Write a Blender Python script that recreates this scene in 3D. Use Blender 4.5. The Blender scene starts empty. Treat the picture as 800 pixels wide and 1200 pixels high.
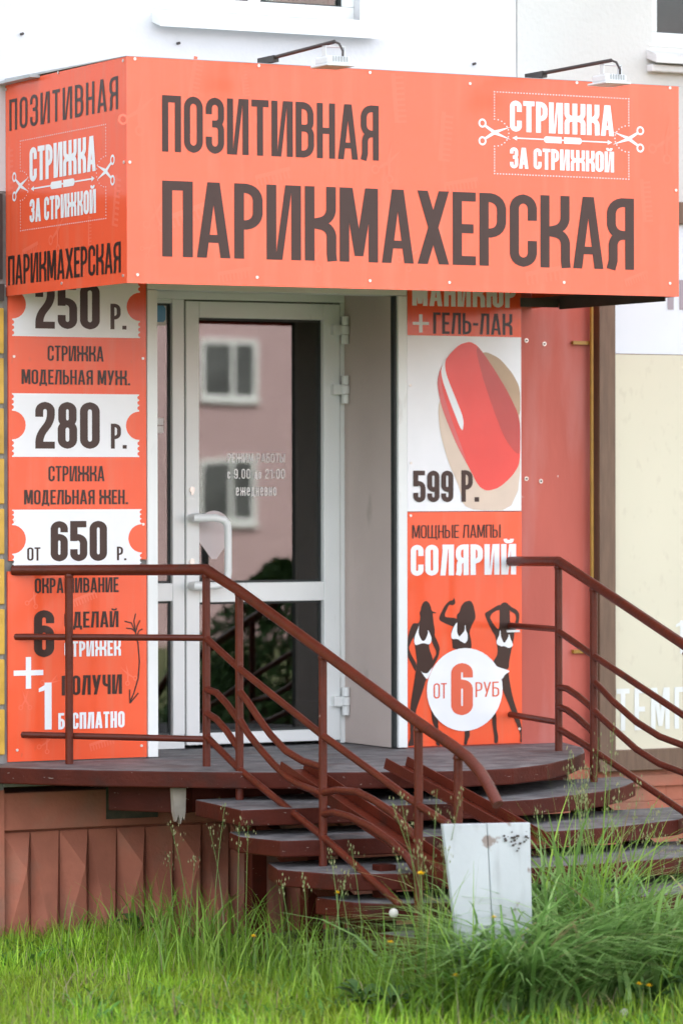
import bpy, math, random
import numpy as np
from mathutils import Vector, Matrix
random.seed(7); rng = np.random.default_rng(7)
S = bpy.context.scene; C = S.collection; R_ = math.radians

# ------------------------------------------------------------------ camera
CAM = np.array([-7.103, -15.06, 1.76]); FPX = 4609.5
yaw, pit, rol = np.radians([28.09, -.378, -.1])
F = np.array([math.sin(yaw)*math.cos(pit), math.cos(yaw)*math.cos(pit), math.sin(pit)])
R0 = np.array([math.cos(yaw), -math.sin(yaw), 0.]); U0 = np.cross(R0, F)
RT = R0*math.cos(rol)+U0*math.sin(rol); UP = -R0*math.sin(rol)+U0*math.cos(rol)
cd = bpy.data.cameras.new('camera'); cam = bpy.data.objects.new('camera', cd); C.objects.link(cam)
m = Matrix.Identity(4)
for i in range(3):
    m[i][0], m[i][1], m[i][2], m[i][3] = RT[i], UP[i], -F[i], CAM[i]
cam.matrix_world = m
cd.sensor_fit = 'VERTICAL'; cd.sensor_height = 36; cd.sensor_width = 24; cd.lens = FPX/1200*36
cd.clip_start = .5; cd.clip_end = 2000
cd.dof.use_dof = True; cd.dof.focus_distance = 15.9; cd.dof.aperture_fstop = 2.8
S.camera = cam

# ------------------------------------------------------------------ world, sun, exposure
SUN_EL, SUN_AZ = 48, 12       # the sun stands behind the building: its front is in open shade
W = bpy.data.worlds.new('World'); S.world = W; W.use_nodes = True
nt = W.node_tree; nt.nodes.clear()
sky = nt.nodes.new('ShaderNodeTexSky'); sky.sky_type = 'NISHITA'; sky.sun_disc = False
sky.sun_elevation = R_(SUN_EL); sky.sun_rotation = R_(SUN_AZ); sky.air_density = 1.0; sky.dust_density = 4.0; sky.ozone_density = 1.0
hs = nt.nodes.new('ShaderNodeHueSaturation'); hs.inputs['Saturation'].default_value = .30
bg = nt.nodes.new('ShaderNodeBackground'); bg.inputs['Strength'].default_value = .14
wo = nt.nodes.new('ShaderNodeOutputWorld')
nt.links.new(sky.outputs[0], hs.inputs['Color']); nt.links.new(hs.outputs[0], bg.inputs[0]); nt.links.new(bg.outputs[0], wo.inputs[0])
ld = bpy.data.lights.new('sun', 'SUN'); ld.energy = 2.0; ld.angle = R_(.5); ld.color = (1, .95, .88)
sun = bpy.data.objects.new('sun', ld); C.objects.link(sun)
sd = Vector((math.sin(R_(SUN_AZ))*math.cos(R_(SUN_EL)), math.cos(R_(SUN_AZ))*math.cos(R_(SUN_EL)), math.sin(R_(SUN_EL))))
sun.rotation_euler = (-sd).to_track_quat('-Z', 'Y').to_euler()
S.view_settings.view_transform = 'Standard'; S.view_settings.look = 'None'
S.view_settings.exposure = 2.80; S.view_settings.gamma = 1
S.cycles.max_bounces = 8; S.cycles.transparent_max_bounces = 12

# ------------------------------------------------------------------ helpers
def ray(u, v): return F+RT*(u-400)/FPX-UP*(v-600)/FPX
def oY(u, v, y=0.):                      # a point of a vertical plane y = const
    d = ray(u, v); p = CAM+d*(y-CAM[1])/d[1]; return p
def oX(u, v, x):
    d = ray(u, v); return CAM+d*(x-CAM[0])/d[0]
def oZ(u, v, z):
    d = ray(u, v); return CAM+d*(z-CAM[2])/d[2]

class MB:
    def __init__(s): s.v = []; s.f = []; s.m = []
    def add(s, vs, fs, mi=0):
        o = len(s.v); s.v += [tuple(map(float, p)) for p in vs]
        for f in fs: s.f.append([i+o for i in f]); s.m.append(mi)
        return s
    def box(s, x0, x1, y0, y1, z0, z1, mi=0):
        if x0 > x1: x0, x1 = x1, x0
        if y0 > y1: y0, y1 = y1, y0
        if z0 > z1: z0, z1 = z1, z0
        vs = [(x, y, z) for x in (x0, x1) for y in (y0, y1) for z in (z0, z1)]
        return s.add(vs, [(0, 1, 3, 2), (4, 6, 7, 5), (0, 4, 5, 1), (2, 3, 7, 6), (0, 2, 6, 4), (1, 5, 7, 3)], mi)
    def prism(s, poly, z0, z1, top=0, side=0):          # poly in XY, CCW
        n = len(poly)
        vs = [(p[0], p[1], z0) for p in poly]+[(p[0], p[1], z1) for p in poly]
        s.add(vs, [tuple(range(n-1, -1, -1))], side); o = len(s.v)-2*n
        s.f.append([o+n+i for i in range(n)]); s.m.append(top)
        for i in range(n):
            j = (i+1) % n; s.f.append([o+i, o+j, o+n+j, o+n+i]); s.m.append(side)
        return s
    def tube(s, pts, r, n=10, mi=0, cap=True):
        P = [Vector(p) for p in pts]; rr = r if hasattr(r, '__len__') else [r]*len(P)
        prev = None; o = len(s.v)
        for i, p in enumerate(P):
            if i == 0: t = P[1]-P[0]
            elif i == len(P)-1: t = P[-1]-P[-2]
            else: t = (P[i+1]-P[i]).normalized()+(P[i]-P[i-1]).normalized()
            t.normalize()
            if prev is None:
                a = Vector((0, 0, 1)) if abs(t.z) < .9 else Vector((1, 0, 0)); nx = t.cross(a).normalized()
            else:
                nx = (prev-t*prev.dot(t)).normalized()
            prev = nx; ny = t.cross(nx)
            k = 1
            if 0 < i < len(P)-1:
                c = (P[i+1]-P[i]).normalized().dot((P[i]-P[i-1]).normalized()); k = 1/max(.6, math.sqrt((1+c)/2))
            for j in range(n):
                a = 2*math.pi*j/n; q = p+(nx*math.cos(a)+ny*math.sin(a))*rr[i]*(k if i else 1); s.v.append(tuple(q))
        for i in range(len(P)-1):
            for j in range(n):
                k = (j+1) % n; s.f.append([o+i*n+j, o+i*n+k, o+(i+1)*n+k, o+(i+1)*n+j]); s.m.append(mi)
        if cap:
            s.f.append([o+j for j in range(n-1, -1, -1)]); s.f.append([o+(len(P)-1)*n+j for j in range(n)]); s.m += [mi, mi]
        return s
    def ball(s, c, r, mi=0, n=6):
        vs = []; fs = []
        for i in range(n+1):
            th = math.pi*i/n
            for j in range(n*2):
                ph = math.pi*j/n; vs.append((c[0]+r*math.sin(th)*math.cos(ph), c[1]+r*math.sin(th)*math.sin(ph), c[2]+r*math.cos(th)))
        for i in range(n):
            for j in range(n*2):
                k = (j+1) % (2*n); fs.append((i*2*n+j, (i+1)*2*n+j, (i+1)*2*n+k, i*2*n+k))
        return s.add(vs, fs, mi)
    def build(s, name, mats, parent=None, smooth=False, bevel=0, **props):
        if not isinstance(mats, (list, tuple)): mats = [mats]
        o = parent.location if parent is not None else Vector((0, 0, 0))
        p = parent
        while p is not None and p.parent is not None: p = p.parent; o = o+p.location
        me = bpy.data.meshes.new(name)
        me.from_pydata([(a-o.x, b-o.y, c-o.z) for a, b, c in s.v], [], s.f)
        for mt in mats: me.materials.append(mt)
        me.polygons.foreach_set('material_index', s.m)
        if smooth: me.polygons.foreach_set('use_smooth', [True]*len(s.f))
        me.update()
        ob = bpy.data.objects.new(name, me); C.objects.link(ob)
        if parent is not None: ob.parent = parent
        if bevel:
            b = ob.modifiers.new('bevel', 'BEVEL'); b.width = bevel; b.segments = 2; b.limit_method = 'ANGLE'
        if smooth:
            try: me.set_sharp_from_angle(angle=R_(50))
            except Exception: pass
        for k, v in props.items(): ob[k] = v
        return ob
def thing(name, label, cat, loc=(0, 0, 0), group=None):
    o = bpy.data.objects.new(name, None); C.objects.link(o); o.location = loc; o.empty_display_size = .1
    o['label'] = label; o['category'] = cat
    if group: o['group'] = group
    return o

# ------------------------------------------------------------------ materials
def mat(name, col, rough=.6, var=.08, scale=8, bump=0, bscale=60, col2=None, metal=0, spec=.5, detail=6, stretch=None, trans=0):
    m = bpy.data.materials.new(name); m.use_nodes = True; t = m.node_tree; N = t.nodes; L = t.links
    b = N['Principled BSDF']; b.inputs['Roughness'].default_value = rough; b.inputs['Metallic'].default_value = metal
    b.inputs['Specular IOR Level'].default_value = spec
    tc = N.new('ShaderNodeTexCoord'); src = tc.outputs['Object']
    if stretch:
        mp = N.new('ShaderNodeMapping'); mp.inputs['Scale'].default_value = stretch; L.new(src, mp.inputs[0]); src = mp.outputs[0]
    n = N.new('ShaderNodeTexNoise'); n.inputs['Scale'].default_value = scale; n.inputs['Detail'].default_value = detail; L.new(src, n.inputs['Vector'])
    r = N.new('ShaderNodeValToRGB'); r.color_ramp.elements[0].position = .35; r.color_ramp.elements[1].position = .68
    c2 = col2 or tuple(min(1, c*(1+var)) for c in col); c1 = tuple(c*(1-var) for c in col) if not col2 else col
    r.color_ramp.elements[0].color = (*c1, 1); r.color_ramp.elements[1].color = (*c2, 1)
    L.new(n.outputs[0], r.inputs[0]); L.new(r.outputs[0], b.inputs['Base Color'])
    if bump:
        n2 = N.new('ShaderNodeTexNoise'); n2.inputs['Scale'].default_value = bscale; n2.inputs['Detail'].default_value = 4; L.new(src, n2.inputs['Vector'])
        bp = N.new('ShaderNodeBump'); bp.inputs['Strength'].default_value = bump; bp.inputs['Distance'].default_value = .01
        L.new(n2.outputs[0], bp.inputs['Height']); L.new(bp.outputs[0], b.inputs['Normal'])
    m['ramp'] = r.name
    return m
def overlay(m, col, lo, hi, scale, stretch=None, detail=8, mx=1.0):      # patches of another colour (chips, stains)
    t = m.node_tree; N = t.nodes; L = t.links; b = N['Principled BSDF']
    old = b.inputs['Base Color'].links[0].from_socket
    tc = N.new('ShaderNodeTexCoord'); src = tc.outputs['Object']
    if stretch:
        mp = N.new('ShaderNodeMapping'); mp.inputs['Scale'].default_value = stretch; L.new(src, mp.inputs[0]); src = mp.outputs[0]
    n = N.new('ShaderNodeTexNoise'); n.inputs['Scale'].default_value = scale; n.inputs['Detail'].default_value = detail; L.new(src, n.inputs['Vector'])
    mr = N.new('ShaderNodeMapRange'); mr.inputs[1].default_value = lo; mr.inputs[2].default_value = hi; mr.inputs[4].default_value = mx; L.new(n.outputs[0], mr.inputs[0])
    mi = N.new('ShaderNodeMix'); mi.data_type = 'RGBA'; L.new(mr.outputs[0], mi.inputs['Factor']); L.new(old, mi.inputs['A']); mi.inputs['B'].default_value = (*col, 1)
    L.new(mi.outputs['Result'], b.inputs['Base Color'])
    return m
M = {}
M['white_wall'] = mat('white_wall', (.64, .64, .655), .85, .03, 2.5, .25, 45)
overlay(M['white_wall'], (.55, .53, .50), .62, .80, 1.7, (1, 1, 4), mx=.35)
M['cream_wall'] = mat('cream_wall', (.60, .595, .57), .85, .03, 2, .3, 40)
overlay(M['cream_wall'], (.5, .48, .44), .60, .78, 3, (1, 1, 2), mx=.35)
M['red_wall'] = mat('red_wall', (.50, .115, .085), .6, .10, 3, .15, 30, stretch=(1, 1, .35), spec=.3)
overlay(M['red_wall'], (.56, .25, .23), .50, .72, 2.2, (3, 3, .5), mx=.45)
overlay(M['red_wall'], (.75, .7, .66), .73, .75, 22, mx=.9)
M['plinth'] = mat('plinth', (.43, .145, .09), .85, .15, 4, .3, 50)
overlay(M['plinth'], (.26, .20, .15), .50, .72, 3.5, mx=.55)
overlay(M['plinth'], (.07, .055, .035), .52, .70, 2.6, (1, 1, .5), mx=.75)
M['blackish'] = mat('blackish_concrete', (.045, .05, .035), .9, .3, 12, .5, 30, col2=(.11, .085, .055))
M['sill'] = mat('grubby_sill', (.66, .66, .65), .5, .05, 5)
overlay(M['sill'], (.30, .28, .26), .52, .70, 5, (.6, 1, 5), mx=.6)
M['black_pane'] = mat('unlit_room_black', (.006, .005, .006), .6, .1, spec=.05)  # pane coloured black for the unlit room behind the open sash
M['tile_back'] = mat('mortar', (.30, .29, .27), .9, .12, 14, .5, 40)
M['tile'] = mat('yellow_tile', (.62, .36, .045), .35, .18, 9, .2, 30)
M['grey_render'] = mat('grey_render', (.22, .21, .2), .9, .2, 8, .4, 40)
M['pvc'] = mat('white_pvc', (.76, .78, .77), .32, .02, 5)
overlay(M['pvc'], (.45, .42, .38), .66, .80, 9, (2, 2, .5), mx=.5)
M['pvc_frame'] = mat('pvc_dark_line', (.10, .11, .11), .5)
M['gasket'] = mat('rubber_gasket', (.02, .025, .025), .5)
M['reveal'] = mat('reveal_panel_paint', (.56, .47, .43), .7, .04, 3, .1, 40)
overlay(M['reveal'], (.22, .2, .16), .63, .75, 6, (1, 1, .5), mx=.6)
M['orange'] = mat('orange_print', (.84, .105, .04), .13, .02, 2, 0, col2=(.86, .115, .045), spec=.35)
M['orange_lit'] = mat('orange_print_lit', (.88, .135, .065), .17, .02, 2)  # paler than orange: sky sheen on the sign's front put into its colour
def buckle(m, d=.004, sc=2.2):
    t = m.node_tree; N = t.nodes; L = t.links; tc = N.new('ShaderNodeTexCoord'); n = N.new('ShaderNodeTexNoise'); n.inputs['Scale'].default_value = sc; n.inputs['Detail'].default_value = 1
    bp = N.new('ShaderNodeBump'); bp.inputs['Strength'].default_value = .35; bp.inputs['Distance'].default_value = d; L.new(tc.outputs['Object'], n.inputs['Vector']); L.new(n.outputs[0], bp.inputs['Height']); L.new(bp.outputs[0], N['Principled BSDF'].inputs['Normal'])
for q in ('orange', 'orange_lit'):
    overlay(M[q], (.70, .20, .12), .50, .75, 3, (6, 6, .5), mx=.30); overlay(M[q], (.45, .12, .07), .66, .76, 26, (1, 1, .4), mx=.35); buckle(M[q])
M['ghost'] = mat('pale_orange_print', (.88, .152, .079), .2, .02)
M['dark_print'] = mat('dark_brown_print', (.040, .019, .015), .3, .03, spec=.35)
M['white_print'] = mat('white_print', (.80, .81, .84), .25, .02)
M['orange_ink'] = mat('orange_ink', (.70, .12, .06), .25, .02)
M['nail_red'] = mat('nail_red', (.78, .055, .045), .25, .05, 3)
M['nail_dark'] = mat('nail_dark', (.50, .05, .045), .25, .10, 3)
M['nail_side'] = mat('nail_side', (.66, .12, .12), .25, .04)
M['skin_light'] = mat('printed_skin', (.66, .53, .43), .25, .04)
M['skin_dark'] = mat('printed_skin_shade', (.42, .29, .18), .25, .08)
M['rail'] = mat('brown_rail_paint', (.098, .017, .008), .36, .15, 9, .2, 90, spec=.28)
overlay(M['rail'], (.05, .018, .012), .60, .72, 14, mx=.7)
overlay(M['rail'], (.38, .27, .22), .76, .79, 30, mx=.8)
M['fascia'] = mat('brown_step_paint', (.072, .012, .006), .55, .2, 7, .18, 60, spec=.18)
overlay(M['fascia'], (.04, .014, .01), .55, .72, 9, mx=.7)
overlay(M['fascia'], (.34, .27, .23), .685, .72, 34, (1, 1, 2.4), mx=.7)
M['deck_top'] = mat('worn_step_top', (.085, .08, .085), .65, .25, 10, .6, 50, col2=(.19, .18, .18))
overlay(M['deck_top'], (.42, .40, .37), .66, .76, 16, (1, 1, 1), mx=.8)
overlay(M['deck_top'], (.10, .045, .035), .57, .68, 4, mx=.5)
M['steel_dark'] = mat('dark_steel', (.045, .035, .032), .5, .2, 12)
M['grey_metal'] = mat('grey_sheet_metal', (.42, .44, .45), .5, .06, 5, .05, 20)
M['plate'] = mat('pale_painted_plate', (.46, .49, .51), .45, .07, 4, .1, 30)
overlay(M['plate'], (.20, .13, .10), .66, .70, 14, mx=.8)
overlay(M['plate'], (.30, .31, .32), .55, .7, 5, (3, 1, .7), mx=.5)
M['screw'] = mat('screw_head', (.7, .66, .62), .35, .05, metal=.6)
M['frame_brown'] = mat('brown_board_frame', (.16, .095, .06), .6, .15, 12, .2, 60, stretch=(6, 6, .6))
M['beige'] = mat('beige_board', (.66, .62, .48), .5, .02, 2)
overlay(M['beige'], (.52, .47, .36), .60, .70, 30, (1, 1, .5), mx=.3)
M['board_white'] = mat('board_white', (.72, .76, .82), .4, .02, 2)
overlay(M['board_white'], (.50, .42, .30), .70, .75, 25, mx=.5)
M['ghost_white'] = mat('faded_white_lettering', (.74, .76, .74), .4, .02)
M['ghost_grey'] = mat('lilac_grey_lettering', (.33, .28, .32), .4, .02)
M['yellow_pipe'] = mat('yellow_pipe_paint', (.34, .18, .02), .4, .12, 15)
M['lamp_white'] = mat('lamp_white', (.72, .74, .76), .4, .03)
M['plaster_drip'] = mat('pale_drip', (.36, .31, .26), .8, .2, 12)
M['soil'] = mat('soil_and_moss', (.05, .075, .02), .95, .2, 6, .8, 25, col2=(.10, .10, .035))
M['straw'] = mat('dry_straw', (.42, .34, .18), .8, .2, 10)
M['dark_room'] = mat('room_wall', (.12, .11, .10), .9, .1)
M['pink'] = mat('pink_render', (.47, .33, .335), .85, .04, .4)
M['asphalt'] = mat('asphalt', (.055, .055, .055), .9, .2, 3)
M['window_dark'] = mat('dark_window', (.03, .04, .04), .1, .1)
M['far_glass'] = mat('hazy_far_glass', (.10, .105, .105), .15, .4, .8)
M['teal'] = mat('teal_curtain', (.16, .42, .38), .8, .15, 10, stretch=(8, 1, 1))
M['blue'] = mat('blue_sticker', (.02, .22, .42), .3)
M['sticker'] = mat('pale_sticker', (.6, .58, .58), .5)
M['yellow_flower'] = mat('dandelion_yellow', (.85, .55, .01), .6, .1, 60)
M['seed'] = mat('dandelion_seed', (.55, .53, .48), .9, .1, 60)
M['stem'] = mat('weed_stem', (.13, .20, .05), .7, .1)

def glass_mat(name, refl, tint):
    m = bpy.data.materials.new(name); m.use_nodes = True; t = m.node_tree; N = t.nodes; L = t.links; N.clear()
    tr = N.new('ShaderNodeBsdfTransparent'); tr.inputs[0].default_value = (*tint, 1)
    gl = N.new('ShaderNodeBsdfGlossy'); gl.inputs['Roughness'].default_value = .0; gl.inputs['Color'].default_value = (1, 1, 1, 1)
    tc = N.new('ShaderNodeTexCoord'); nz = N.new('ShaderNodeTexNoise'); nz.inputs['Scale'].default_value = 1.3; nz.inputs['Detail'].default_value = 1
    bp = N.new('ShaderNodeBump'); bp.inputs['Strength'].default_value = .06; bp.inputs['Distance'].default_value = .01
    L.new(tc.outputs['Object'], nz.inputs['Vector']); L.new(nz.outputs[0], bp.inputs['Height']); L.new(bp.outputs[0], gl.inputs['Normal'])
    fr = N.new('ShaderNodeFresnel'); fr.inputs[0].default_value = 1.5
    ad = N.new('ShaderNodeMath'); ad.operation = 'MULTIPLY_ADD'; ad.inputs[1].default_value = 1.8; ad.inputs[2].default_value = refl; ad.use_clamp = True
    L.new(fr.outputs[0], ad.inputs[0]); mx = N.new('ShaderNodeMixShader'); L.new(ad.outputs[0], mx.inputs[0])
    L.new(tr.outputs[0], mx.inputs[1]); L.new(gl.outputs[0], mx.inputs[2]); o = N.new('ShaderNodeOutputMaterial'); L.new(mx.outputs[0], o.inputs[0])
    return m
M['glass'] = glass_mat('door_glass', .0, (.55, .58, .56))
def frost_mat():
    m = bpy.data.materials.new('translucent_sticker'); m.use_nodes = True; b = m.node_tree.nodes['Principled BSDF']
    b.inputs['Base Color'].default_value = (.85, .74, .74, 1); b.inputs['Alpha'].default_value = .7; return m
M['frost'] = frost_mat()
def glass_ink():
    m = bpy.data.materials.new('pale_glass_lettering'); m.use_nodes = True; b = m.node_tree.nodes['Principled BSDF']
    b.inputs['Base Color'].default_value = (.85, .83, .82, 1); return m
M['glass_ink'] = glass_ink()

def grass_mat(name, base_attr='tint', trans=.35):
    m = bpy.data.materials.new(name); m.use_nodes = True; t = m.node_tree; N = t.nodes; L = t.links; N.clear()
    at = N.new('ShaderNodeAttribute'); at.attribute_name = base_attr
    pr = N.new('ShaderNodeBsdfPrincipled'); pr.inputs['Roughness'].default_value = .45; pr.inputs['Specular IOR Level'].default_value = .35
    tl = N.new('ShaderNodeBsdfTranslucent'); L.new(at.outputs['Color'], pr.inputs['Base Color']); L.new(at.outputs['Color'], tl.inputs[0])
    mx = N.new('ShaderNodeMixShader'); mx.inputs[0].default_value = trans; L.new(pr.outputs[0], mx.inputs[1]); L.new(tl.outputs[0], mx.inputs[2])
    o = N.new('ShaderNodeOutputMaterial'); L.new(mx.outputs[0], o.inputs[0]); return m
M['grass'] = grass_mat('grass_blades')

# ------------------------------------------------------------------ condensed lettering, drawn stroke by stroke
def stroke(pts, t, closed=False):
    """pts: (x, y, r) centre line, corner radius r; returns quads"""
    P = []
    n = len(pts)
    for i, (x, y, r) in enumerate(pts):
        if r <= 0 or (not closed and i in (0, n-1)): P.append((x, y)); continue
        a = np.array(pts[i-1][:2]); b = np.array((x, y)); c = np.array(pts[(i+1) % n][:2])
        da = (a-b); la = np.linalg.norm(da); dc = (c-b); lc = np.linalg.norm(dc); da /= la; dc /= lc
        r2 = min(r, la*.5 if (closed or i-1 > 0) else la*.98, lc*.5 if (closed or i+1 < n-1) else lc*.98)
        for k in range(6):
            s = k/5; q = (1-s)**2*(b+da*r2)+2*s*(1-s)*(b+(da+dc)*r2*.12)+s*s*(b+dc*r2); P.append(tuple(q))
    Q = [P[0]]
    for p in P[1:]:
        if abs(p[0]-Q[-1][0])+abs(p[1]-Q[-1][1]) > 1e-5: Q.append(p)
    if closed and abs(Q[0][0]-Q[-1][0])+abs(Q[0][1]-Q[-1][1]) < 1e-5: Q.pop()
    Pn = [np.array(p) for p in Q]; L_, Rr = [], []; m_ = len(Pn)
    for i in range(m_):
        if closed: a, c = Pn[i-1], Pn[(i+1) % m_]
        else: a, c = Pn[max(0, i-1)], Pn[min(m_-1, i+1)]
        b = Pn[i]; d1 = b-a; d2 = c-b
        if np.linalg.norm(d1) < 1e-9: d1 = d2
        if np.linalg.norm(d2) < 1e-9: d2 = d1
        d1 = d1/np.linalg.norm(d1); d2 = d2/np.linalg.norm(d2)
        n1 = np.array((-d1[1], d1[0])); n2 = np.array((-d2[1], d2[0])); nn = n1+n2
        if np.linalg.norm(nn) < 1e-6: nn = n1
        nn = nn/np.linalg.norm(nn); k = 1/max(.5, nn @ n1)
        L_.append(b+nn*t/2*k); Rr.append(b-nn*t/2*k)
    q = []
    for i in range(m_ if closed else m_-1):
        j = (i+1) % m_; dc = Pn[j]-Pn[i]; a_, b_, c_, d_ = L_[i], Rr[i], Rr[j], L_[j]
        if (d_-a_) @ dc <= 0: a_ = d_ = (a_+d_)/2
        if (c_-b_) @ dc <= 0: b_ = c_ = (b_+c_)/2
        poly = [a_, b_, c_, d_]
        if a_ is d_: poly = [a_, b_, c_]
        elif b_ is c_: poly = [a_, b_, d_]
        q.append(poly)
    return q
def rc(x0, y0, x1, y1): return [[(x0, y0), (x1, y0), (x1, y1), (x0, y1)]]
WID = {'П': .38, 'О': .38, '0': .38, 'З': .37, 'И': .44, 'Й': .44, 'Т': .35, 'В': .38, 'Н': .38, 'А': .42, 'Я': .38, 'Р': .36, 'К': .40, 'М': .50,
       'Х': .42, 'Е': .31, 'С': .37, 'Ж': .66, 'Г': .30, 'Л': .40, 'Ь': .36, 'У': .40, 'Ю': .56, 'Щ': .62, 'Ш': .58, 'Ы': .54, 'Д': .44, 'Ч': .37,
       'Б': .37, '1': .24, '2': .37, '5': .37, '6': .37, '8': .37, '9': .37, '.': .13, ':': .13, '-': .22, '+': .42, ' ': .15, 'e': .37}
def glyph(c, t):
    w = WID[c]; h = t/2; g = []; r = .15
    # each entry of g is one layer (list of polygons that do not overlap each other)
    if c in 'О0': g.append(stroke([(h, h, r), (w-h, h, r), (w-h, 1-h, r), (h, 1-h, r)], t, True))
    elif c == 'С': g.append(stroke([(w-h, .64, 0), (w-h, 1-h, r), (h, 1-h, r), (h, h, r), (w-h, h, r), (w-h, .36, 0)], t))
    elif c == 'П': g += [rc(0, 0, t, 1)+rc(w-t, 0, w, 1)+rc(t, 1-t, w-t, 1)]
    elif c == 'Р': g += [rc(0, 0, t, 1), stroke([(h, 1-h, 0), (w-h, 1-h, r), (w-h, .45, r), (h, .45, 0)], t)]
    elif c == 'Я': g += [rc(w-t, 0, w, 1), stroke([(w-h, 1-h, 0), (h, 1-h, r), (h, .48, r), (w-h, .48, 0)], t), stroke([(w-h, .48, 0), (h+.025, .48, .13), (h+.025, .12, 0), (h*.9, 0, 0)], t)]
    elif c == 'В': g += [rc(0, 0, t, 1), stroke([(h, 1-h, 0), (w-h-.01, 1-h, r), (w-h-.01, .53, .1), (h, .53, 0)], t), stroke([(h, .53, 0), (w-h, .53, .12), (w-h, h, r), (h, h, 0)], t)]
    elif c == 'З': g += [stroke([(h, .70, 0), (h, 1-h, r), (w-h, 1-h, r), (w-h, .53, .1), (w*.35, .53, 0)], t), stroke([(w*.35, .53, 0), (w-h, .53, .1), (w-h, h, r), (h, h, r), (h, .30, 0)], t)]
    elif c in 'ИЙ':
        g += [rc(0, 0, t, 1)+rc(w-t, 0, w, 1), [[(t*.9, 0), (t*.9+min(t*.72, (w-t*1.8)*.42), 0), (w-t*.9, 1), (w-t*.9-min(t*.72, (w-t*1.8)*.42), 1)]]]
        if c == 'Й': g.append(stroke([(w*.28, 1.17, 0), (w*.30, 1.08, .05), (w*.70, 1.08, .05), (w*.72, 1.17, 0)], t*.7))
    elif c == 'Т': g += [rc(w/2-h, 0, w/2+h, 1-t)+rc(0, 1-t, w, 1)]
    elif c == 'Н': g += [rc(0, 0, t, 1)+rc(w-t, 0, w, 1)+rc(t, .5-h*.9, w-t, .5+h*.9)]
    elif c == 'А': g += [[[(0, 0), (t, 0), (w/2+t*.3, 1), (w/2-t*.62, 1)]], [[(w, 0), (w-t, 0), (w/2-t*.3, 1), (w/2+t*.62, 1)][::-1]], rc(w*.2, .2, w*.8, .2+t*.85)]
    elif c == 'К': g += [rc(0, 0, t, 1), stroke([(w-h, 1, 0), (w-h, .56, .12), (t*.8, .5, 0)], t), stroke([(t*.8, .5, 0), (w-h+.005, .46, .12), (w-h+.005, .1, 0), (w-h+.015, 0, 0)], t)]
    elif c == 'Ж': g += [rc(w/2-h, 0, w/2+h, 1)]+[stroke([(a, 1, 0), (a, .56, .1), (w/2, .5, 0)], t) for a in (h, w-h)]+[stroke([(w/2, .5, 0), (a, .46, .1), (a, 0, 0)], t) for a in (h, w-h)]
    elif c == 'М': g += [rc(0, 0, t, 1)+rc(w-t, 0, w, 1), [[(w/2-t*.45, .08), (w/2+t*.45, .08), (t*1.35, 1), (t*.4, 1)]], [[(w/2-t*.45, .08), (w/2+t*.45, .08), (w-t*.4, 1), (w-t*1.35, 1)]]]
    elif c == 'Х': g += [[[(0, 0), (t*1.1, 0), (w, 1), (w-t*1.1, 1)]], [[(w-t*1.1, 0), (w, 0), (t*1.1, 1), (0, 1)]]]
    elif c == 'Е': g += [rc(0, 0, t, 1)+rc(t, 0, w, t)+rc(t, 1-t, w, 1)+rc(t, .5-h, w*.9, .5+h)]
    elif c == 'Г': g += [rc(0, 0, t, 1)+rc(t, 1-t, w, 1)]
    elif c == 'Л': g += [rc(w-t, 0, w, 1-t)+rc(w*.16, 1-t, w, 1), [[(0, 0), (t, 0), (w*.18+t, 1-t), (w*.18, 1-t)]]]
    elif c == 'Д': g += [rc(w*.84-t, t, w*.84, 1-t)+rc(w*.2, 1-t, w*.84, 1)+rc(0, 0, w, t)+rc(0, -.11, t*.8, 0)+rc(w-t*.8, -.11, w, 0), [[(w*.08, t), (w*.08+t, t), (w*.22+t, 1-t), (w*.22, 1-t)]]]
    elif c == 'Ь': g += [rc(0, 0, t, 1), stroke([(h, .58, 0), (w-h, .58, .14), (w-h, h, r), (h, h, 0)], t)]
    elif c == 'Ы': g += [rc(0, 0, t, 1)+rc(w-t, 0, w, 1), stroke([(h, .58, 0), (.34-h, .58, .13), (.34-h, h, .13), (h, h, 0)], t)]
    elif c == 'Б': g += [rc(0, 0, t, 1)+rc(t, 1-t, w*.92, 1), stroke([(h, .58, 0), (w-h, .58, .14), (w-h, h, r), (h, h, 0)], t)]
    elif c == 'У': g += [[[(w*.18, 0), (w*.18+t, 0), (w, 1), (w-t, 1)]], [[(w*.5-t*.7, .34), (w*.5+t*.25, .34), (t, 1), (0, 1)]]]
    elif c == 'Ю': g += [rc(0, 0, t, 1)+rc(t, .5-h, w-.36+h, .5+h), stroke([(w-.36+h, h, r), (w-h, h, r), (w-h, 1-h, r), (w-.36+h, 1-h, r)], t, True)]
    elif c in 'ЩШ':
        ww = .58; g += [rc(0, 0, t, 1)+rc(ww/2-h, t, ww/2+h, 1)+rc(ww-t, 0, ww, 1)+rc(t, 0, ww-t, t)]
        if c == 'Щ': g += [rc(ww-t*.3, -.12, ww+t*.5, t*.9)]
    elif c == 'Ч': g += [rc(w-t, 0, w, 1), stroke([(h, 1, 0), (h, .46, .14), (w-h, .46, 0)], t)]
    elif c == '1': g += [rc(w-t, 0, w, 1), [[(0, .80), (w-t, .84), (w-t, .95), (0, .88)]]]
    elif c == '2': g += [rc(0, 0, w, t), stroke([(h, .68, 0), (h, 1-h, r), (w-h, 1-h, r), (w-h, .60, .12), (h, .27, .12), (h, t*.5, 0)], t)]
    elif c == '5': g += [rc(0, .50, t, 1)+rc(t, 1-t, w*.95, 1), stroke([(h, .60, 0), (w-h, .60, .14), (w-h, h, r), (h, h, r), (h, .30, 0)], t)]
    elif c in '69':
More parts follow.
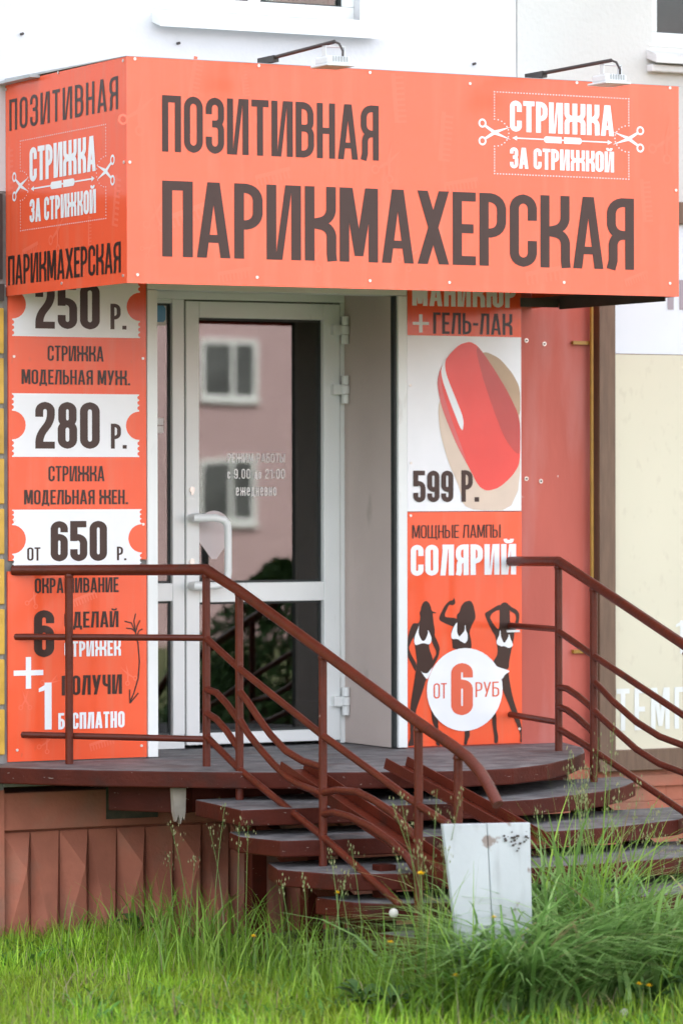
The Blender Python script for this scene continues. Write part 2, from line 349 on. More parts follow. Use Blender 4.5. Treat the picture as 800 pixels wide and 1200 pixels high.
        g += [stroke([(h, h, r), (w-h, h, r), (w-h, .60, r), (h, .60, r)], t, True), stroke([(w-h, .72, 0), (w-h, 1-h, r), (h, 1-h, r), (h, .3, 0)], t)]
        if c == '9': g = [[[(w-x, 1-y) for x, y in p] for p in l] for l in g]
    elif c == '8': g += [stroke([(h, h, r), (w-h, h, r), (w-h, .53, .12), (h, .53, .12)], t, True), stroke([(h+.01, .53, .1), (w-h-.01, .53, .1), (w-h-.01, 1-h, r), (h+.01, 1-h, r)], t, True)]
    elif c == 'e': g += [stroke([(w-h, .28, 0), (w-h, h, r), (h, h, r), (h, 1-h, r), (w-h, 1-h, r), (w-h, .5, 0), (h, .5, 0)], t)]
    elif c == '.': g += [rc(0, 0, t*1.05, t*1.05)]
    elif c == ':': g += [rc(0, .1, t, .1+t)+rc(0, .6, t, .6+t)]
    elif c == '-': g += [rc(0, .42, w, .42+t)]
    elif c == '+': g += [rc(w/2-h, .22, w/2+h, .78)+rc(0, .5-h, w/2-h, .5+h)+rc(w/2+h, .5-h, w, .5+h)]
    return g
def text_polys(s, x0, x1, y0, y1, t=.13, gap=.06):
    H = y1-y0; sc = [.72 if ch.islower() else 1 for ch in s]; up = ['e' if ch == 'е' else (ch if ch in WID else ch.upper()) for ch in s]
    tot = sum(WID[c]*k for c, k in zip(up, sc))+gap*(len(s)-1); kx = (x1-x0)/tot; out = []; x = 0
    for c, k in zip(up, sc):
        for li, layer in enumerate(glyph(c, t/k)):
            for p in layer: out.append((li, [(x0+(x+a*k)*kx, y0+b*k*H) for a, b in p]))
        x += WID[c]*k+gap
    return out
# a print surface: maps (a, b) metres to 3D; layer k lifts the ink a hair
class Surf:
    def __init__(s, o, ax, ay, n): s.o, s.ax, s.ay, s.n = map(lambda q: np.array(q, float), (o, ax, ay, n))
    def at(s, a, b, k): return s.o+s.ax*a+s.ay*b+s.n*(.0012+k*.0003)
def flat(surf, polys, name, material, parent, base=0, **props):
    mb = MB()
    for li, p in polys: mb.add([surf.at(a, b, li+base) for a, b in p], [tuple(range(len(p)))])
    return mb.build(name, material, parent, **props)
def words(surf, s, x0, x1, y0, y1, material, parent, t=.13, gap=.06, base=0, name='lettering'):
    return flat(surf, text_polys(s, x0, x1, y0, y1, t, gap), name, material, parent, base)
def ell(cx, cy, rx, ry, n=32, a0=0, a1=360): return [(cx+rx*math.cos(R_(a0+(a1-a0)*i/n)), cy+ry*math.sin(R_(a0+(a1-a0)*i/n))) for i in range(n+(a1-a0 < 360))]
def thick(pts, w): return [[tuple(a) for a in q] for q in stroke([(x, y, 0) for x, y in pts], w)]
def scissors(cx, cy, s, ang, flip=1):
    out = []; ca, sa = math.cos(R_(ang)), math.sin(R_(ang))
    def tr(p): x, y = p[0]*flip, p[1]; return (cx+s*(x*ca-y*sa), cy+s*(x*sa+y*ca))
    for sg in (1, -1):
        ring = [(-.72+.24*math.cos(R_(a)), sg*.46+.24*math.sin(R_(a))) for a in range(0, 360, 24)]
        rin = [(-.72+.14*math.cos(R_(a)), sg*.46+.14*math.sin(R_(a))) for a in range(0, 360, 24)]
        for i in range(15): j = (i+1) % 15; out.append((0, [tr(ring[i]), tr(ring[j]), tr(rin[j]), tr(rin[i])]))
        out.append((1 if sg > 0 else 2, [tr(q) for q in ((-.62, sg*.30), (-.02, -sg*.10), (1, -sg*.34), (.15, sg*.03), (-.52, sg*.38))]))
    return out
def comb(cx, cy, L_, ang):
    out = []; ca, sa = math.cos(R_(ang)), math.sin(R_(ang))
    def tr(x, y): return (cx+x*ca-y*sa, cy+x*sa+y*ca)
    def b(x0, y0, x1, y1): out.append((0, [tr(x0, y0), tr(x1, y0), tr(x1, y1), tr(x0, y1)]))
    b(-L_/2, 0, L_/2, L_*.1)
    for i in range(9): x = -L_/2+L_*i/9; b(x, -L_*.18, x+L_*.05, 0)
    return out

# ------------------------------------------------------------------ the ground and the building
GZ, DZ = -.13, .611
g = MB(); xs = [-150, -40, -8, 10, 60, 200]; ys = [60, 12, 0, -5, -25, -66, -150]; zs = {60: GZ, 12: GZ, 0: GZ, -5: GZ, -25: -1.9, -66: -1.9, -150: -1.9}
for y in ys:
    for x in xs: g.v.append((x, y, zs[y]-.03))
for i in range(len(ys)-1):
    for j in range(len(xs)-1): a = i*len(xs)+j; g.f.append([a, a+len(xs), a+len(xs)+1, a+1]); g.m.append(0)
g.build('ground', M['soil'], kind='structure')
g = MB(); g.add([(-150, -28, -1.884), (200, -28, -1.884), (200, -40, -1.884), (-150, -40, -1.884)], [(3, 2, 1, 0)]); g.build('road', M['asphalt'], kind='structure')

B = thing('apartment_building', 'white apartment building with the hairdresser\'s shop on its ground floor', 'building', (0, 0, 0))
def wall(x0, x1, z0, z1, holes, y0=0, y1=.4):
    mb = MB(); X = sorted({x0, x1, *[h[0] for h in holes], *[h[1] for h in holes]}); Z = sorted({z0, z1, *[h[2] for h in holes], *[h[3] for h in holes]})
    for a, b in zip(X, X[1:]):
        for c, d in zip(Z, Z[1:]):
            if any(h[0] <= a and b <= h[1] and h[2] <= c and d <= h[3] for h in holes): continue
            mb.box(a, b, y0, y1, c, d)
    return mb
W1 = (.06, 1.03, 3.785, 5.25); W2 = (2.53, 3.7, 3.76, 5.2)
HB = 2.985
wall(-12, 1.817, HB, 16, [W1]+[(W1[0]-3.6*i, W1[1]-3.6*i, W1[2], W1[3]) for i in (1, 2, 3)]).build('upper_wall', M['white_wall'], B)
wall(1.823, 26, HB, 16, [W2]).build('upper_wall', M['cream_wall'], B)
MB().box(1.817, 1.823, .012, .4, HB, 16).build('wall_joint', M['cream_wall'], B)
wall(-12, -.655, -.4, HB-.004, [], .0).build('lower_wall', M['tile_back'], B)
wall(-12, -.657, -.4, .50, [], -.012, .0).build('plinth_wall', M['plinth'], B)
wall(-.655, .0, DZ-.1, HB-.004, []).build('lower_wall', M['grey_render'], B)
wall(.0, 1.25, 2.66, HB-.004, []).build('lower_wall', M['grey_render'], B)
wall(1.25, 26, DZ-.12, HB-.004, []).build('lower_wall', M['red_wall'], B)
# bracket band at far left, darkened so the sign's side panel mirrors it dark
MB().box(-2.4, -.66, -.015, -.001, 2.62, 2.975).box(-2.4, -.66, -.03, -.002, 2.53, 2.60).build('dark_band', M['steel_dark'], B)
z = 2.50; k = 0                                        # glazed yellow tiles left of the price poster
while z > DZ+.02:
    hgt = .20
    for r_ in range(3):
        MB().box(-.656-.205*(r_)-.195, -.656-.205*r_, -.018-.004*random.random(), .002, z-hgt+.012, z).build('tile', M['tile'], B, bevel=.004)
    z -= hgt+.008
# plinth
# box body behind the relief
MB().box(-12, -.655, -.02, .0, -.4, -.395).build('plinth_strip', M['plinth'], B)
MB().box(-.662, 8, .055, .4, -.4, DZ-.125).build('plinth_wall', M['plinth'], B)
MB().box(-.662, 2.6, .0, .055, .33, DZ-.125).box(-.662, -.655, .0, .055, -.4, .33).box(.95, 8, .0, .055, -.4, .33).box(2.6, 8, 0, .055, .33, DZ-.125).build('plinth_border', M['plinth'], B, bevel=.006)
for i in range(12):                                    # wedge relief of the precast plinth panel
    x0 = -.652+i*.1325; x1 = x0+.1325; p = .02 if i % 3 != 2 else .026
    zb, zt = -.22, .318; yb = .05; mb = MB()
    w_ = x1-x0
    TL, TR, BL, BR = (x0+.002, yb-.012, zt), (x1-.002, yb-.012, zt), (x0+.002, yb-.012, zb), (x1-.002, yb-.012, zb)
    if i % 2 == 0: Pk = (x0+.66*w_, yb-.085, zt-.15); mb.add([TL, TR, BL, BR, Pk], [(0, 4, 1), (1, 4, 3), (0, 2, 4), (2, 3, 4)])
    else: Pk = (x0+.62*w_, yb-.092, zb); mb.add([TL, TR, BL, BR, Pk], [(0, 2, 4), (0, 4, 1), (1, 4, 3)])
    mb.add([(x0+.002, yb-.012, zt), (x1-.002, yb-.012, zt), (x1-.002, yb+.004, zt), (x0+.002, yb+.004, zt)], [(0, 1, 2, 3)])
    mb.build('relief_wedge', M['plinth'], B)
MB().box(2.2, 8, -.02, -.001, .40, .45).build('plinth_ledge', M['plinth'], B)
MB().box(-.66, -.22, -.012, -.001, .512, DZ-.07).build('mortar_ledge', M['tile_back'], B, bevel=.004)
MB().box(-.19, .05, -.006, -.001, .36, DZ-.07).build('dark_patch', M['blackish'], B)  # flat blackish sheet on the wall under the deck

# windows of the flat above
def window(x0, x1, z0, z1, sill_z, curtain, ops=False):
    mb = MB(); fw = .06; y0, y1 = .05, .12
    mb.box(x0, x1, y0, y1, z0, z0+fw).box(x0, x1, y0, y1, z1-fw, z1).box(x0, x0+fw, y0, y1, z0+fw, z1-fw).box(x1-fw, x1, y0, y1, z0+fw, z1-fw).box((x0+x1)/2-fw/2, (x0+x1)/2+fw/2, y0+.004, y1, z0+fw, z1-fw)
    w = mb.build('window', M['pvc'], B, bevel=.004)
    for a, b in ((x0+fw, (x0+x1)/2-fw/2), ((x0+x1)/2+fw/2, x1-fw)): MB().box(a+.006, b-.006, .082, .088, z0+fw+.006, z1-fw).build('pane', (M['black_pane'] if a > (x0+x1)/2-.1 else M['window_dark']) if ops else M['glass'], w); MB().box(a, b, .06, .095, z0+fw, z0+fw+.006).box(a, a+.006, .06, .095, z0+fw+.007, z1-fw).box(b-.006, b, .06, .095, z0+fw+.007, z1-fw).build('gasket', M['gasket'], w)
    if ops: MB().box(x0-.1, x1+.1, .45, .46, z0-.05, z1+.05).build('curtain', curtain, w)  # dark sheet standing in for the unlit room behind the panes
    else:
        MB().box((x0+x1)/2, x1-.02, .14, .145, z0+.02, z1-.02).build('curtain', curtain, w); MB().box(x0+.02, (x0+x1)/2-.01, .14, .145, z0+.02, z1-.02).build('blind', M['sticker'], w)
    s = MB(); s.add([(x0-.03, -.085, sill_z), (x1+.07, -.085, sill_z), (x1+.07, .045, sill_z+.045), (x0-.03, .045, sill_z+.045), (x0-.03, -.085, sill_z-.04), (x1+.07, -.085, sill_z-.04), (x1+.07, .045, sill_z-.0), (x0-.03, .045, sill_z-.0)],
       [(0, 1, 2, 3), (4, 7, 6, 5), (0, 4, 5, 1), (1, 5, 6, 2), (0, 3, 7, 4), (3, 2, 6, 7)]); s.build('sill', M['sill'] if ops else M['pvc'], w, bevel=.003)
    if ops: MB().box(x0-.03, x1+.07, -.05, .0, sill_z-.075, sill_z-.042).build('sill', M['sill'], w, bevel=.006)
    MB().box(x0-.02, x1+.02, -.004, .05, sill_z+.045, z0).build('trim', M['pvc'], w)
window(*W1, 3.737, M['teal'])
window(*W2, 3.705, M['window_dark'], True)
for i in (1, 2, 3): window(W1[0]-3.6*i, W1[1]-3.6*i, W1[2], W1[3], 3.79, M['teal'])
b = MB()                                               # anchor stubs left in the wall
for u, v in ((25, 40), (208, 51), (554, 75)):
    p = oY(u, v, 0); b.tube([(p[0], .01, p[2]), (p[0], -.02, p[2])], .006, 8)
b.build('wall_anchor', M['steel_dark'], B)
# shop entrance: trims, reveal, room
MB().box(.0, .047, -.018, .02, DZ+.004, 2.59).build('door_trim', M['pvc'], B, bevel=.003)
MB().box(1.207, 1.252, -.018, .02, DZ+.004, 2.59).build('door_trim', M['pvc'], B, bevel=.003)
MB().box(.0, 1.252, -.016, .10, 2.592, 2.66).build('lintel_trim', M['pvc'], B, bevel=.003)
MB().box(1.196, 1.2065, -.002, .03, DZ+.004, 2.59).build('shadow_gap', M['gasket'], B)
MB().box(1.196, 1.25, .031, .50, DZ+.003, 2.66).build('reveal_panel', M['reveal'], B)
MB().box(.0, .046, .021, .50, DZ+.003, 2.66).build('reveal_panel', M['reveal'], B)
MB().box(.0, 1.25, .11, .50, 2.661, 2.70).build('reveal_panel', M['reveal'], B)
r = MB(); r.box(-1.5, 2.8, 4.0, 4.1, DZ-.1, 3.0).box(-1.6, -1.5, .51, 4.1, DZ-.1, 3.0).box(2.8, 2.9, .51, 4.1, DZ-.1, 3.0).box(-1.6, 2.9, .51, 4.1, 2.9, 3.0).box(-1.6, 2.9, .51, 4.1, DZ-.1, DZ-.02)
r.box(-1.5, .0, .5, .55, DZ-.02, 2.9).box(1.25, 2.8, .5, .55, DZ-.02, 2.9).box(0, 1.25, .5, .55, 2.701, 2.9)
r.build('shop_room', M['dark_room'], B)
MB().box(.0, 1.25, .0, .6, DZ-.06, DZ-.002).build('threshold', M['deck_top'], B)
# door frame with side light
fy0, fy1 = .455, .53
f = MB(); f.box(.047, 1.196, fy0, fy1, 2.578, 2.655).box(.047, .40, fy0+.001, fy1, DZ+.0, .672).box(.343, .401, fy0, fy1, .672, 2.578).box(1.172, 1.196, fy0+.001, fy1, DZ, 2.578).box(.047, .10, fy0+.001, fy1, .672, 2.578).box(.10, .343, fy0+.001, fy1, 1.258, 1.336).box(.10, .343, fy0+.002, fy1, 2.56, 2.578)
FR = f.build('door_frame', M['pvc'], B, bevel=.003)
def pane(par, x0, x1, z0, z1, y):
    gk = MB(); w = .010
    gk.box(x0, x1, y, y+.012, z0, z0+w).box(x0, x1, y, y+.012, z1-w, z1).box(x0, x0+w*.6, y, y+.012, z0+w, z1-w).box(x1-w, x1, y, y+.012, z0+w, z1-w)
    gk.build('gasket', M['gasket'], par)
    MB().box(x0+w*.6, x1-w, y+.006, y+.010, z0+w, z1-w).build('pane', M['glass'], par)
pane(FR, .10, .343, .672, 1.258, .478); pane(FR, .10, .343, 1.336, 2.56, .478)
# door leaf
dy = .448
d = MB(); d.box(.405, .470, dy, .50, .625, 2.572).box(1.086, 1.168, dy, .50, .625, 2.572).box(.470, 1.086, dy+.0005, .50, .625, .676).box(.470, 1.086, dy+.0005, .50, 1.250, 1.334).box(.470, 1.086, dy+.0005, .50, 2.50, 2.572)
DR = d.build('door', M['pvc'], B, bevel=.004)
pane(DR, .470, 1.086, .676, 1.250, .478); pane(DR, .470, 1.086, 1.334, 2.50, .478)
l = MB().box(.4005, .4045, .458, .50, .63, 2.575); l.build('door_gap', M['pvc_frame'], DR)
l = MB().box(1.1685, 1.1715, .458, .50, .63, 2.575); l.build('door_gap', M['pvc_frame'], DR)
h = MB(); hz1, hz0 = 1.622, 1.325; hx = .425; h2 = .570
h.tube([(hx, dy, hz1), (hx, dy-.06, hz1), (hx+.05, dy-.075, hz1), (h2-.06, dy-.078, hz1), (h2-.02, dy-.078, hz1-.01), (h2-.004, dy-.078, hz1-.03), (h2, dy-.078, hz1-.06),
        (h2, dy-.078, hz0+.06), (h2-.004, dy-.078, hz0+.03), (h2-.02, dy-.078, hz0+.01), (h2-.06, dy-.078, hz0), (hx+.05, dy-.075, hz0), (hx, dy-.06, hz0), (hx, dy, hz0)], .0165, 12)
h.build('handle', M['pvc'], DR, smooth=True)
for zz in (1.745, 1.43):
    k = MB(); k.tube([(.432, dy, zz), (.432, dy-.006, zz)], .013, 12).box(.426, .438, dy-.007, dy-.004, zz-.022, zz+.0)
    k.build('lock', M['screw'], DR)
for zz in (2.455, 2.19, .80):
    hh = MB(); hh.tube([(1.178, dy-.03, zz-.062), (1.178, dy-.03, zz-.022)], .017, 10).tube([(1.178, dy-.03, zz-.019), (1.178, dy-.03, zz+.019)], .019, 10).tube([(1.178, dy-.03, zz+.022), (1.178, dy-.03, zz+.062)], .017, 10).box(1.12, 1.165, dy-.030, dy, zz-.022, zz+.022)
    hh.build('hinge', M['pvc'], DR, smooth=True)
st = MB(); GP = Surf((0, .4835, 0), (1, 0, 0), (0, 0, 1), (0, -1, 0))
dc = oY(251, 622, .48); flat(GP, [(0, ell(dc[0], dc[2], .086, .088, 30, -35, 215)+[(dc[0]-.012, dc[2]-.125), (dc[0]+.012, dc[2]-.125)])], 'round_sticker', M['frost'], DR)
a = oY(267, 533+8, .48); b2 = oY(334, 533+8, .48)
for s, u0, u1, v0, v1, th in (('РЕЖИМ РАБОТЫ', 267, 334, 531.5, 542, .085), ('с 9.00 до 21:00', 267, 334, 549.5, 561, .10), ('ежедневно', 277, 324, 567, 581, .085)):
    p = oY(u0, v1, .48); q = oY(u1, v0, .48); words(GP, s, p[0], q[0], p[2], q[2], M['glass_ink'], DR, th, .13)
def rect_at(surf_y, u0, v0, u1, v1, y):
    p = oY(u0, v1, y); q = oY(u1, v0, y); return p[0], q[0], p[2], q[2]
x0, x1, z0, z1 = rect_at(0, 170, 358, 194.5, 377, .48); flat(GP, [(0, [(x0, z0), (x1-.01, z0), (x1, z0+.012), (x1, z1-.012), (x1-.01, z1), (x0, z1)])], 'blue_sticker', M['blue'], FR)
x0, x1, z0, z1 = rect_at(0, 172, 357, 197, 381, .48); flat(GP, [(0, [(x0, z0), (x1-.006, z0), (x1-.006, z1), (x0, z1)])], 'sticker_backing', M['sticker'], FR, base=-1)
for v in (490, 499.5):
    x0, x1, z0, z1 = rect_at(0, 178, v, 192, v+8, .48); flat(GP, [(0, [(x0, z0), (x1, z0), (x1, z1), (x0, z1)])], 'small_sticker', M['sticker'], FR)

# ------------------------------------------------------------------ price posters
def board(mb_args, name, label, cat, material, part='sheet', screws=()):
    x0, x1, y0, y1, z0, z1 = mb_args
    t = thing(name, label, cat, (x0, y0, z0)); MB().box(*mb_args).build(part, material, t)
    if screws:
        for sx, sz in screws: MB().tube([(sx, y0, sz), (sx, y0-.004, sz)], .006, 8).build('screw', M['screw'], t)
    return t
PY = -.012; SP = Surf((0, PY, 0), (1, 0, 0), (0, 0, 1), (0, -1, 0))
def put(surf_y, s, u0, v0, u1, v1, material, parent, t=.13, gap=.06, SPf=None, base=2):
    """v0 top, v1 bottom, both read at the middle of the word"""
    um = (u0+u1)/2; xa, xb = oY(u0, (v0+v1)/2, surf_y)[0], oY(u1, (v0+v1)/2, surf_y)[0]
    zt, zb = oY(um, v0, surf_y)[2], oY(um, v1, surf_y)[2]
    return words(SPf or SP, s, xa, xb, zb, zt, material, parent, t, gap, base)
sc = [(-.61, 2.3), (-.02, 2.3), (-.61, 1.62), (-.02, 1.60)]
P1 = board((-.634, -.004, PY, -.0005, 1.452, 2.64), 'price_poster', 'tall orange price poster with white tickets reading 250, 280 and 650', 'poster', M['orange'], screws=sc)
def ticket(v0, v1, u0, u1, par):
    uc = (u0+u1)/2; xa, xb = oY(u0, v0, PY)[0], oY(u1, v0, PY)[0]; zt, zb = oY(uc, v0, PY)[2], oY(uc, v1, PY)[2]; zc = (zt+zb)/2
    # outline with bite marks; built as a polygon of the remaining white paper
    right = [(xb, zb)]; n = 4
    def side(x, s):
        pts = []; r = .009; seg = (zc-.066)-zb
        for i in range(3):
            c = zb+seg*(i+.62)/3
            pts += [(x+s*r*math.sin(R_(a)), c-r*math.cos(R_(a))) for a in range(0, 181, 45)]
        return pts
    low_r = side(xb, -1); up_r = [(x, 2*zc-z) for x, z in low_r[::-1]]
    mid_r = [(xb-.062*math.cos(R_(a)), zc+.060*math.sin(R_(a))) for a in range(-90, 91, 15)]
    low_l = side(xa, 1); up_l = [(x, 2*zc-z) for x, z in low_l[::-1]]
    mid_l = [(xa+.062*math.cos(R_(a)), zc+.060*math.sin(R_(a))) for a in range(90, -91, -15)]
    poly = [(xa, zb), (xb, zb)]+low_r+mid_r+up_r+[(xb, zt), (xa, zt)]+up_l[::-1]+mid_l+low_l[::-1]
    flat(SP, [(0, poly)], 'ticket', M['white_print'], par)
ticket(321, 395, 14.4, 164, P1); ticket(461.5, 535.5, 14.2, 163.2, P1); ticket(597, 670-4, 14.4, 166, P1)
DP, WP = M['dark_print'], M['white_print']
put(PY, '250', 41.5, 331.5, 117, 385.5, DP, P1, .15, .055); put(PY, 'Р.', 129.5, 356, 147.6, 386, DP, P1, .14)
put(PY, 'СТРИЖКА', 56, 405.3, 121.5, 423.3, DP, P1, .12); put(PY, 'МОДЕЛЬНАЯ МУЖ.', 25.5, 433.5, 152.5, 450.8, DP, P1, .125)
put(PY, '280', 41.5, 471.2, 117, 525.8, DP, P1, .15, .055); put(PY, 'Р.', 130, 496.5, 148, 525.8, DP, P1, .14)
put(PY, 'СТРИЖКА', 57, 546, 122.5, 564, DP, P1, .12); put(PY, 'МОДЕЛЬНАЯ ЖЕН.', 28.5, 574, 150, 591, DP, P1, .125)
put(PY, 'ОТ', 32, 641.4, 47.5, 657, DP, P1, .12); put(PY, '650', 59.5, 610.5, 125.5, 657.6, DP, P1, .16, .05); put(PY, 'Р.', 137, 640.5, 148, 656.5, DP, P1, .13)
P2 = board((-.640, -.004, PY, -.0005, DZ+.006, 1.408), 'offer_poster', 'orange offer poster with a big 6 and +1, low behind the left railing', 'poster', M['orange'], screws=[(-.60, .665), (-.03, .665)])
put(PY, 'ОКРАШИВАНИЕ', 41, 677, 139, 694.6, DP, P2, .13); put(PY, 'СДЕЛАЙ', 75.6, 716.5, 139, 735.4, DP, P2, .13); put(PY, '6', 40, 715, 63.6, 770, DP, P2, .15)
put(PY, 'СТРИЖЕК', 75.6, 751, 141.6, 769, WP, P2, .145); put(PY, 'ПОЛУЧИ', 72.6, 791, 143, 814, DP, P2, .14); put(PY, '1', 45.6, 800, 60.6, 855, WP, P2, .13)
put(PY, 'БЕСПЛАТНО', 68.4, 834.4, 146, 853.6, WP, P2, .155)
p = oY(33.6, 788.5, PY); flat(SP, [(0, [(p[0]-.012, p[2]-.066), (p[0]+.012, p[2]-.066), (p[0]+.012, p[2]+.066), (p[0]-.012, p[2]+.066)]), (1, [(p[0]-.067, p[2]-.011), (p[0]+.067, p[2]-.011), (p[0]+.067, p[2]+.011), (p[0]-.067, p[2]+.011)])], 'plus_sign', WP, P2)
def pp(pts, y): return [(oY(u, v, y)[0], oY(u, v, y)[2]) for u, v in pts]
ar = [(0, q) for q in thick(pp([(159, 741), (162, 755), (163.5, 775), (162, 795), (157, 812), (152.5, 823)], PY), .006)]
for i, seg in enumerate([[(146, 728), (154, 730), (159, 741)], [(148, 736), (155, 737), (159, 741)], [(159, 719), (157, 728), (159, 741)], [(164, 727), (161, 733), (159, 741)], [(167, 737), (163, 739), (160, 746)], [(152, 808), (152, 816), (152.3, 824)], [(152.3, 824), (158, 817), (162, 812)]]):
    ar += [(1+i, q) for q in thick(pp(seg, PY), .005)]
flat(SP, ar, 'arrow', DP, P2)
gh = []
for i, (u, v, a, k) in enumerate([(40, 700, 70, 0), (60, 800, 30, 0), (120, 870, 15, 1), (150, 790, 120, 0), (30, 820, 90, 0), (100, 700, 20, 1), (55, 870, 60, 0)]):
    p = oY(u, v, PY); flat(SP, scissors(p[0], p[2], .045, a) if k == 0 else comb(p[0], p[2], .12, a), 'faint_comb' if k else 'faint_scissors', M['ghost'], P2, base=-2)

# right-hand posters
NY = -.012; sy = Surf((0, NY, 0), (1, 0, 0), (0, 0, 1), (0, -1, 0))
zmid = oY(540, 599.5, NY)[2]; ztop = oY(540, 394, NY)[2]
N1 = board((1.255, 1.833, NY, -.0005, zmid+.002, 2.64), 'manicure_poster', 'manicure poster with a big red fingernail and 599 price right of the door', 'poster', M['white_print'], screws=[(1.27, 2.2), (1.272, 1.86)])
flat(sy, [(0, [(1.2551, ztop), (1.8329, ztop), (1.8329, 2.64), (1.2551, 2.64)])], 'orange_header', M['orange'], N1)
def soften(p, k=2):
    for _ in range(k): p = [q for i in range(len(p)) for q in ((p[i][0]*.8+p[(i+1) % len(p)][0]*.2, p[i][1]*.8+p[(i+1) % len(p)][1]*.2), (p[i][0]*.2+p[(i+1) % len(p)][0]*.8, p[i][1]*.2+p[(i+1) % len(p)][1]*.8))]
    return p
def zp(pts, sx, sy_, ox, oy, y=NY):
    out = []; pts = soften(pts)
    for x, z in pts:
        p = oY(ox+x/sx, oy+z/sy_, y); out.append((min(p[0], 1.8325), p[2]))
    return out
q4 = lambda pts: zp(pts, 4, 4, 440, 330)
flat(sy, [(0, q4([(290, 560), (298, 700), (340, 850), (390, 960), (415, 1072), (676, 1072), (676, 500), (640, 430), (580, 360), (520, 330), (450, 335), (380, 420)]))], 'printed_finger', M['skin_light'], N1)
flat(sy, [(1, q4([(676, 500), (640, 430), (580, 360), (520, 330), (495, 335), (560, 430), (620, 530), (676, 650)]))], 'printed_finger_shade', M['skin_dark'], N1)
flat(sy, [(2, q4([(440, 280), (475, 300), (510, 345), (560, 420), (620, 520), (676, 640), (676, 850), (640, 910), (580, 965), (520, 983), (480, 960), (440, 880), (380, 770), (310, 600), (285, 480), (300, 410), (340, 345), (390, 295)][::-1]))], 'printed_nail', M['nail_red'], N1)
flat(sy, [(3, q4([(470, 330), (500, 450), (550, 600), (600, 730), (650, 800), (676, 810), (676, 640), (620, 520), (560, 420), (510, 345), (475, 300)]))], 'printed_nail_edge', M['nail_dark'], N1)
flat(sy, [(3, q4([(300, 410), (285, 480), (310, 600), (380, 770), (430, 860), (400, 770), (345, 620), (308, 500)]))], 'printed_nail_side', M['nail_side'], N1)
flat(sy, [(4, q4([(330, 350), (303, 410), (310, 460), (345, 560), (405, 715), (412, 645), (370, 540), (330, 440), (322, 390)]))], 'printed_shine', M['white_print'], N1)
put(NY, 'МАНИКЮР', 482.5, 329, 603.8, 359.5, WP, N1, .15, SPf=sy); put(NY, 'ГЕЛЬ-ЛАК', 507, 367, 599.5, 392, DP, N1, .12, SPf=sy); put(NY, '+', 483, 360, 502, 395+3, WP, N1, .09, SPf=sy)
put(NY, '599', 483.7, 551.5, 530.5, 588.5, DP, N1, .15, .055, SPf=sy, base=5); put(NY, 'Р.', 540, 551, 560, 588, DP, N1, .14, SPf=sy, base=5)
N2 = board((1.255, 1.835, NY, -.0005, DZ+.006, zmid-.002), 'solarium_poster', 'orange solarium poster with three dark silhouettes and a white price circle', 'poster', M['orange'], screws=[(1.27, 1.63), (1.82, .68)])
put(NY, 'МОЩНЫЕ ЛАМПЫ', 482.5, 615, 586, 630.5, DP, N2, .09, SPf=sy); put(NY, 'СОЛЯРИЙ', 480.7, 638, 604, 674, WP, N2, .155, .05, SPf=sy)
A = lambda pts: zp(pts, 10.667, 10.667, 470, 690)       # traced prints, read off the poster
Bq = lambda pts: zp(pts, 10.667, 10.667, 540, 690)
CC = lambda pts: zp(pts, 10.667, 10.667, 470, 780); DD = lambda pts: zp(pts, 10.667, 10.667, 540, 780)
w1 = [(0, A([(310, 150), (275, 165), (250, 215), (240, 270), (225, 300), (235, 345), (232, 390), (215, 430), (150, 430), (125, 460), (100, 530), (76, 620), (74, 840), (110, 910), (150, 990), (180, 1060), (150, 1060+90), (300, 1130), (340, 1070), (375, 1000), (330, 960), (190, 930), (130, 840), (88, 740), (130, 640), (155, 600), (160, 700), (180, 800), (190, 930), (375, 960), (400, 860), (355, 760), (345, 700), (375, 670), (430, 770), (435, 820), (395, 880), (375, 1000), (445, 880), (465, 830), (480, 740), (450, 660), (415, 590), (415, 500), (405, 450), (395, 360), (388, 300), (432, 308), (430, 295), (380, 280), (365, 220), (345, 175)]))]
w1 = [(0, A([(310, 150), (275, 165), (250, 215), (240, 270), (225, 300), (235, 345), (232, 390), (215, 430), (150, 430), (135, 445), (150, 600), (165, 700), (180, 800), (192, 900), (185, 1000), (160, 1130), (290, 1130), (345, 1060), (375, 1000), (395, 900), (385, 850), (350, 760), (345, 690), (380, 640), (415, 590), (415, 500), (405, 450), (395, 360), (388, 300), (432, 308), (430, 295), (380, 280), (365, 220), (345, 175)])),
      (1, A([(150, 432), (125, 460), (100, 530), (76, 620), (72, 840), (110, 910), (150, 990), (175, 1040), (192, 940), (130, 840), (88, 740), (130, 640), (165, 580)])),
      (2, A([(370, 600), (380, 670), (430, 770), (435, 820), (395, 880), (360, 1000), (375, 1005), (445, 880), (465, 830), (480, 740), (450, 660), (415, 590), (400, 540)])),
      (3, CC([(182, 55), (320, 175), (300, 190), (270, 300), (200, 500), (180, 560), (165, 700), (150, 800), (155, 960), (160, 1000), (80, 1010), (90, 960), (112, 900), (105, 700), (110, 500), (150, 250)])),
      (4, CC([(330, 150), (370, 560), (380, 680), (420, 800), (425, 880), (430, 1000), (490, 1000), (465, 960), (455, 740), (460, 690), (400, 400)]))]
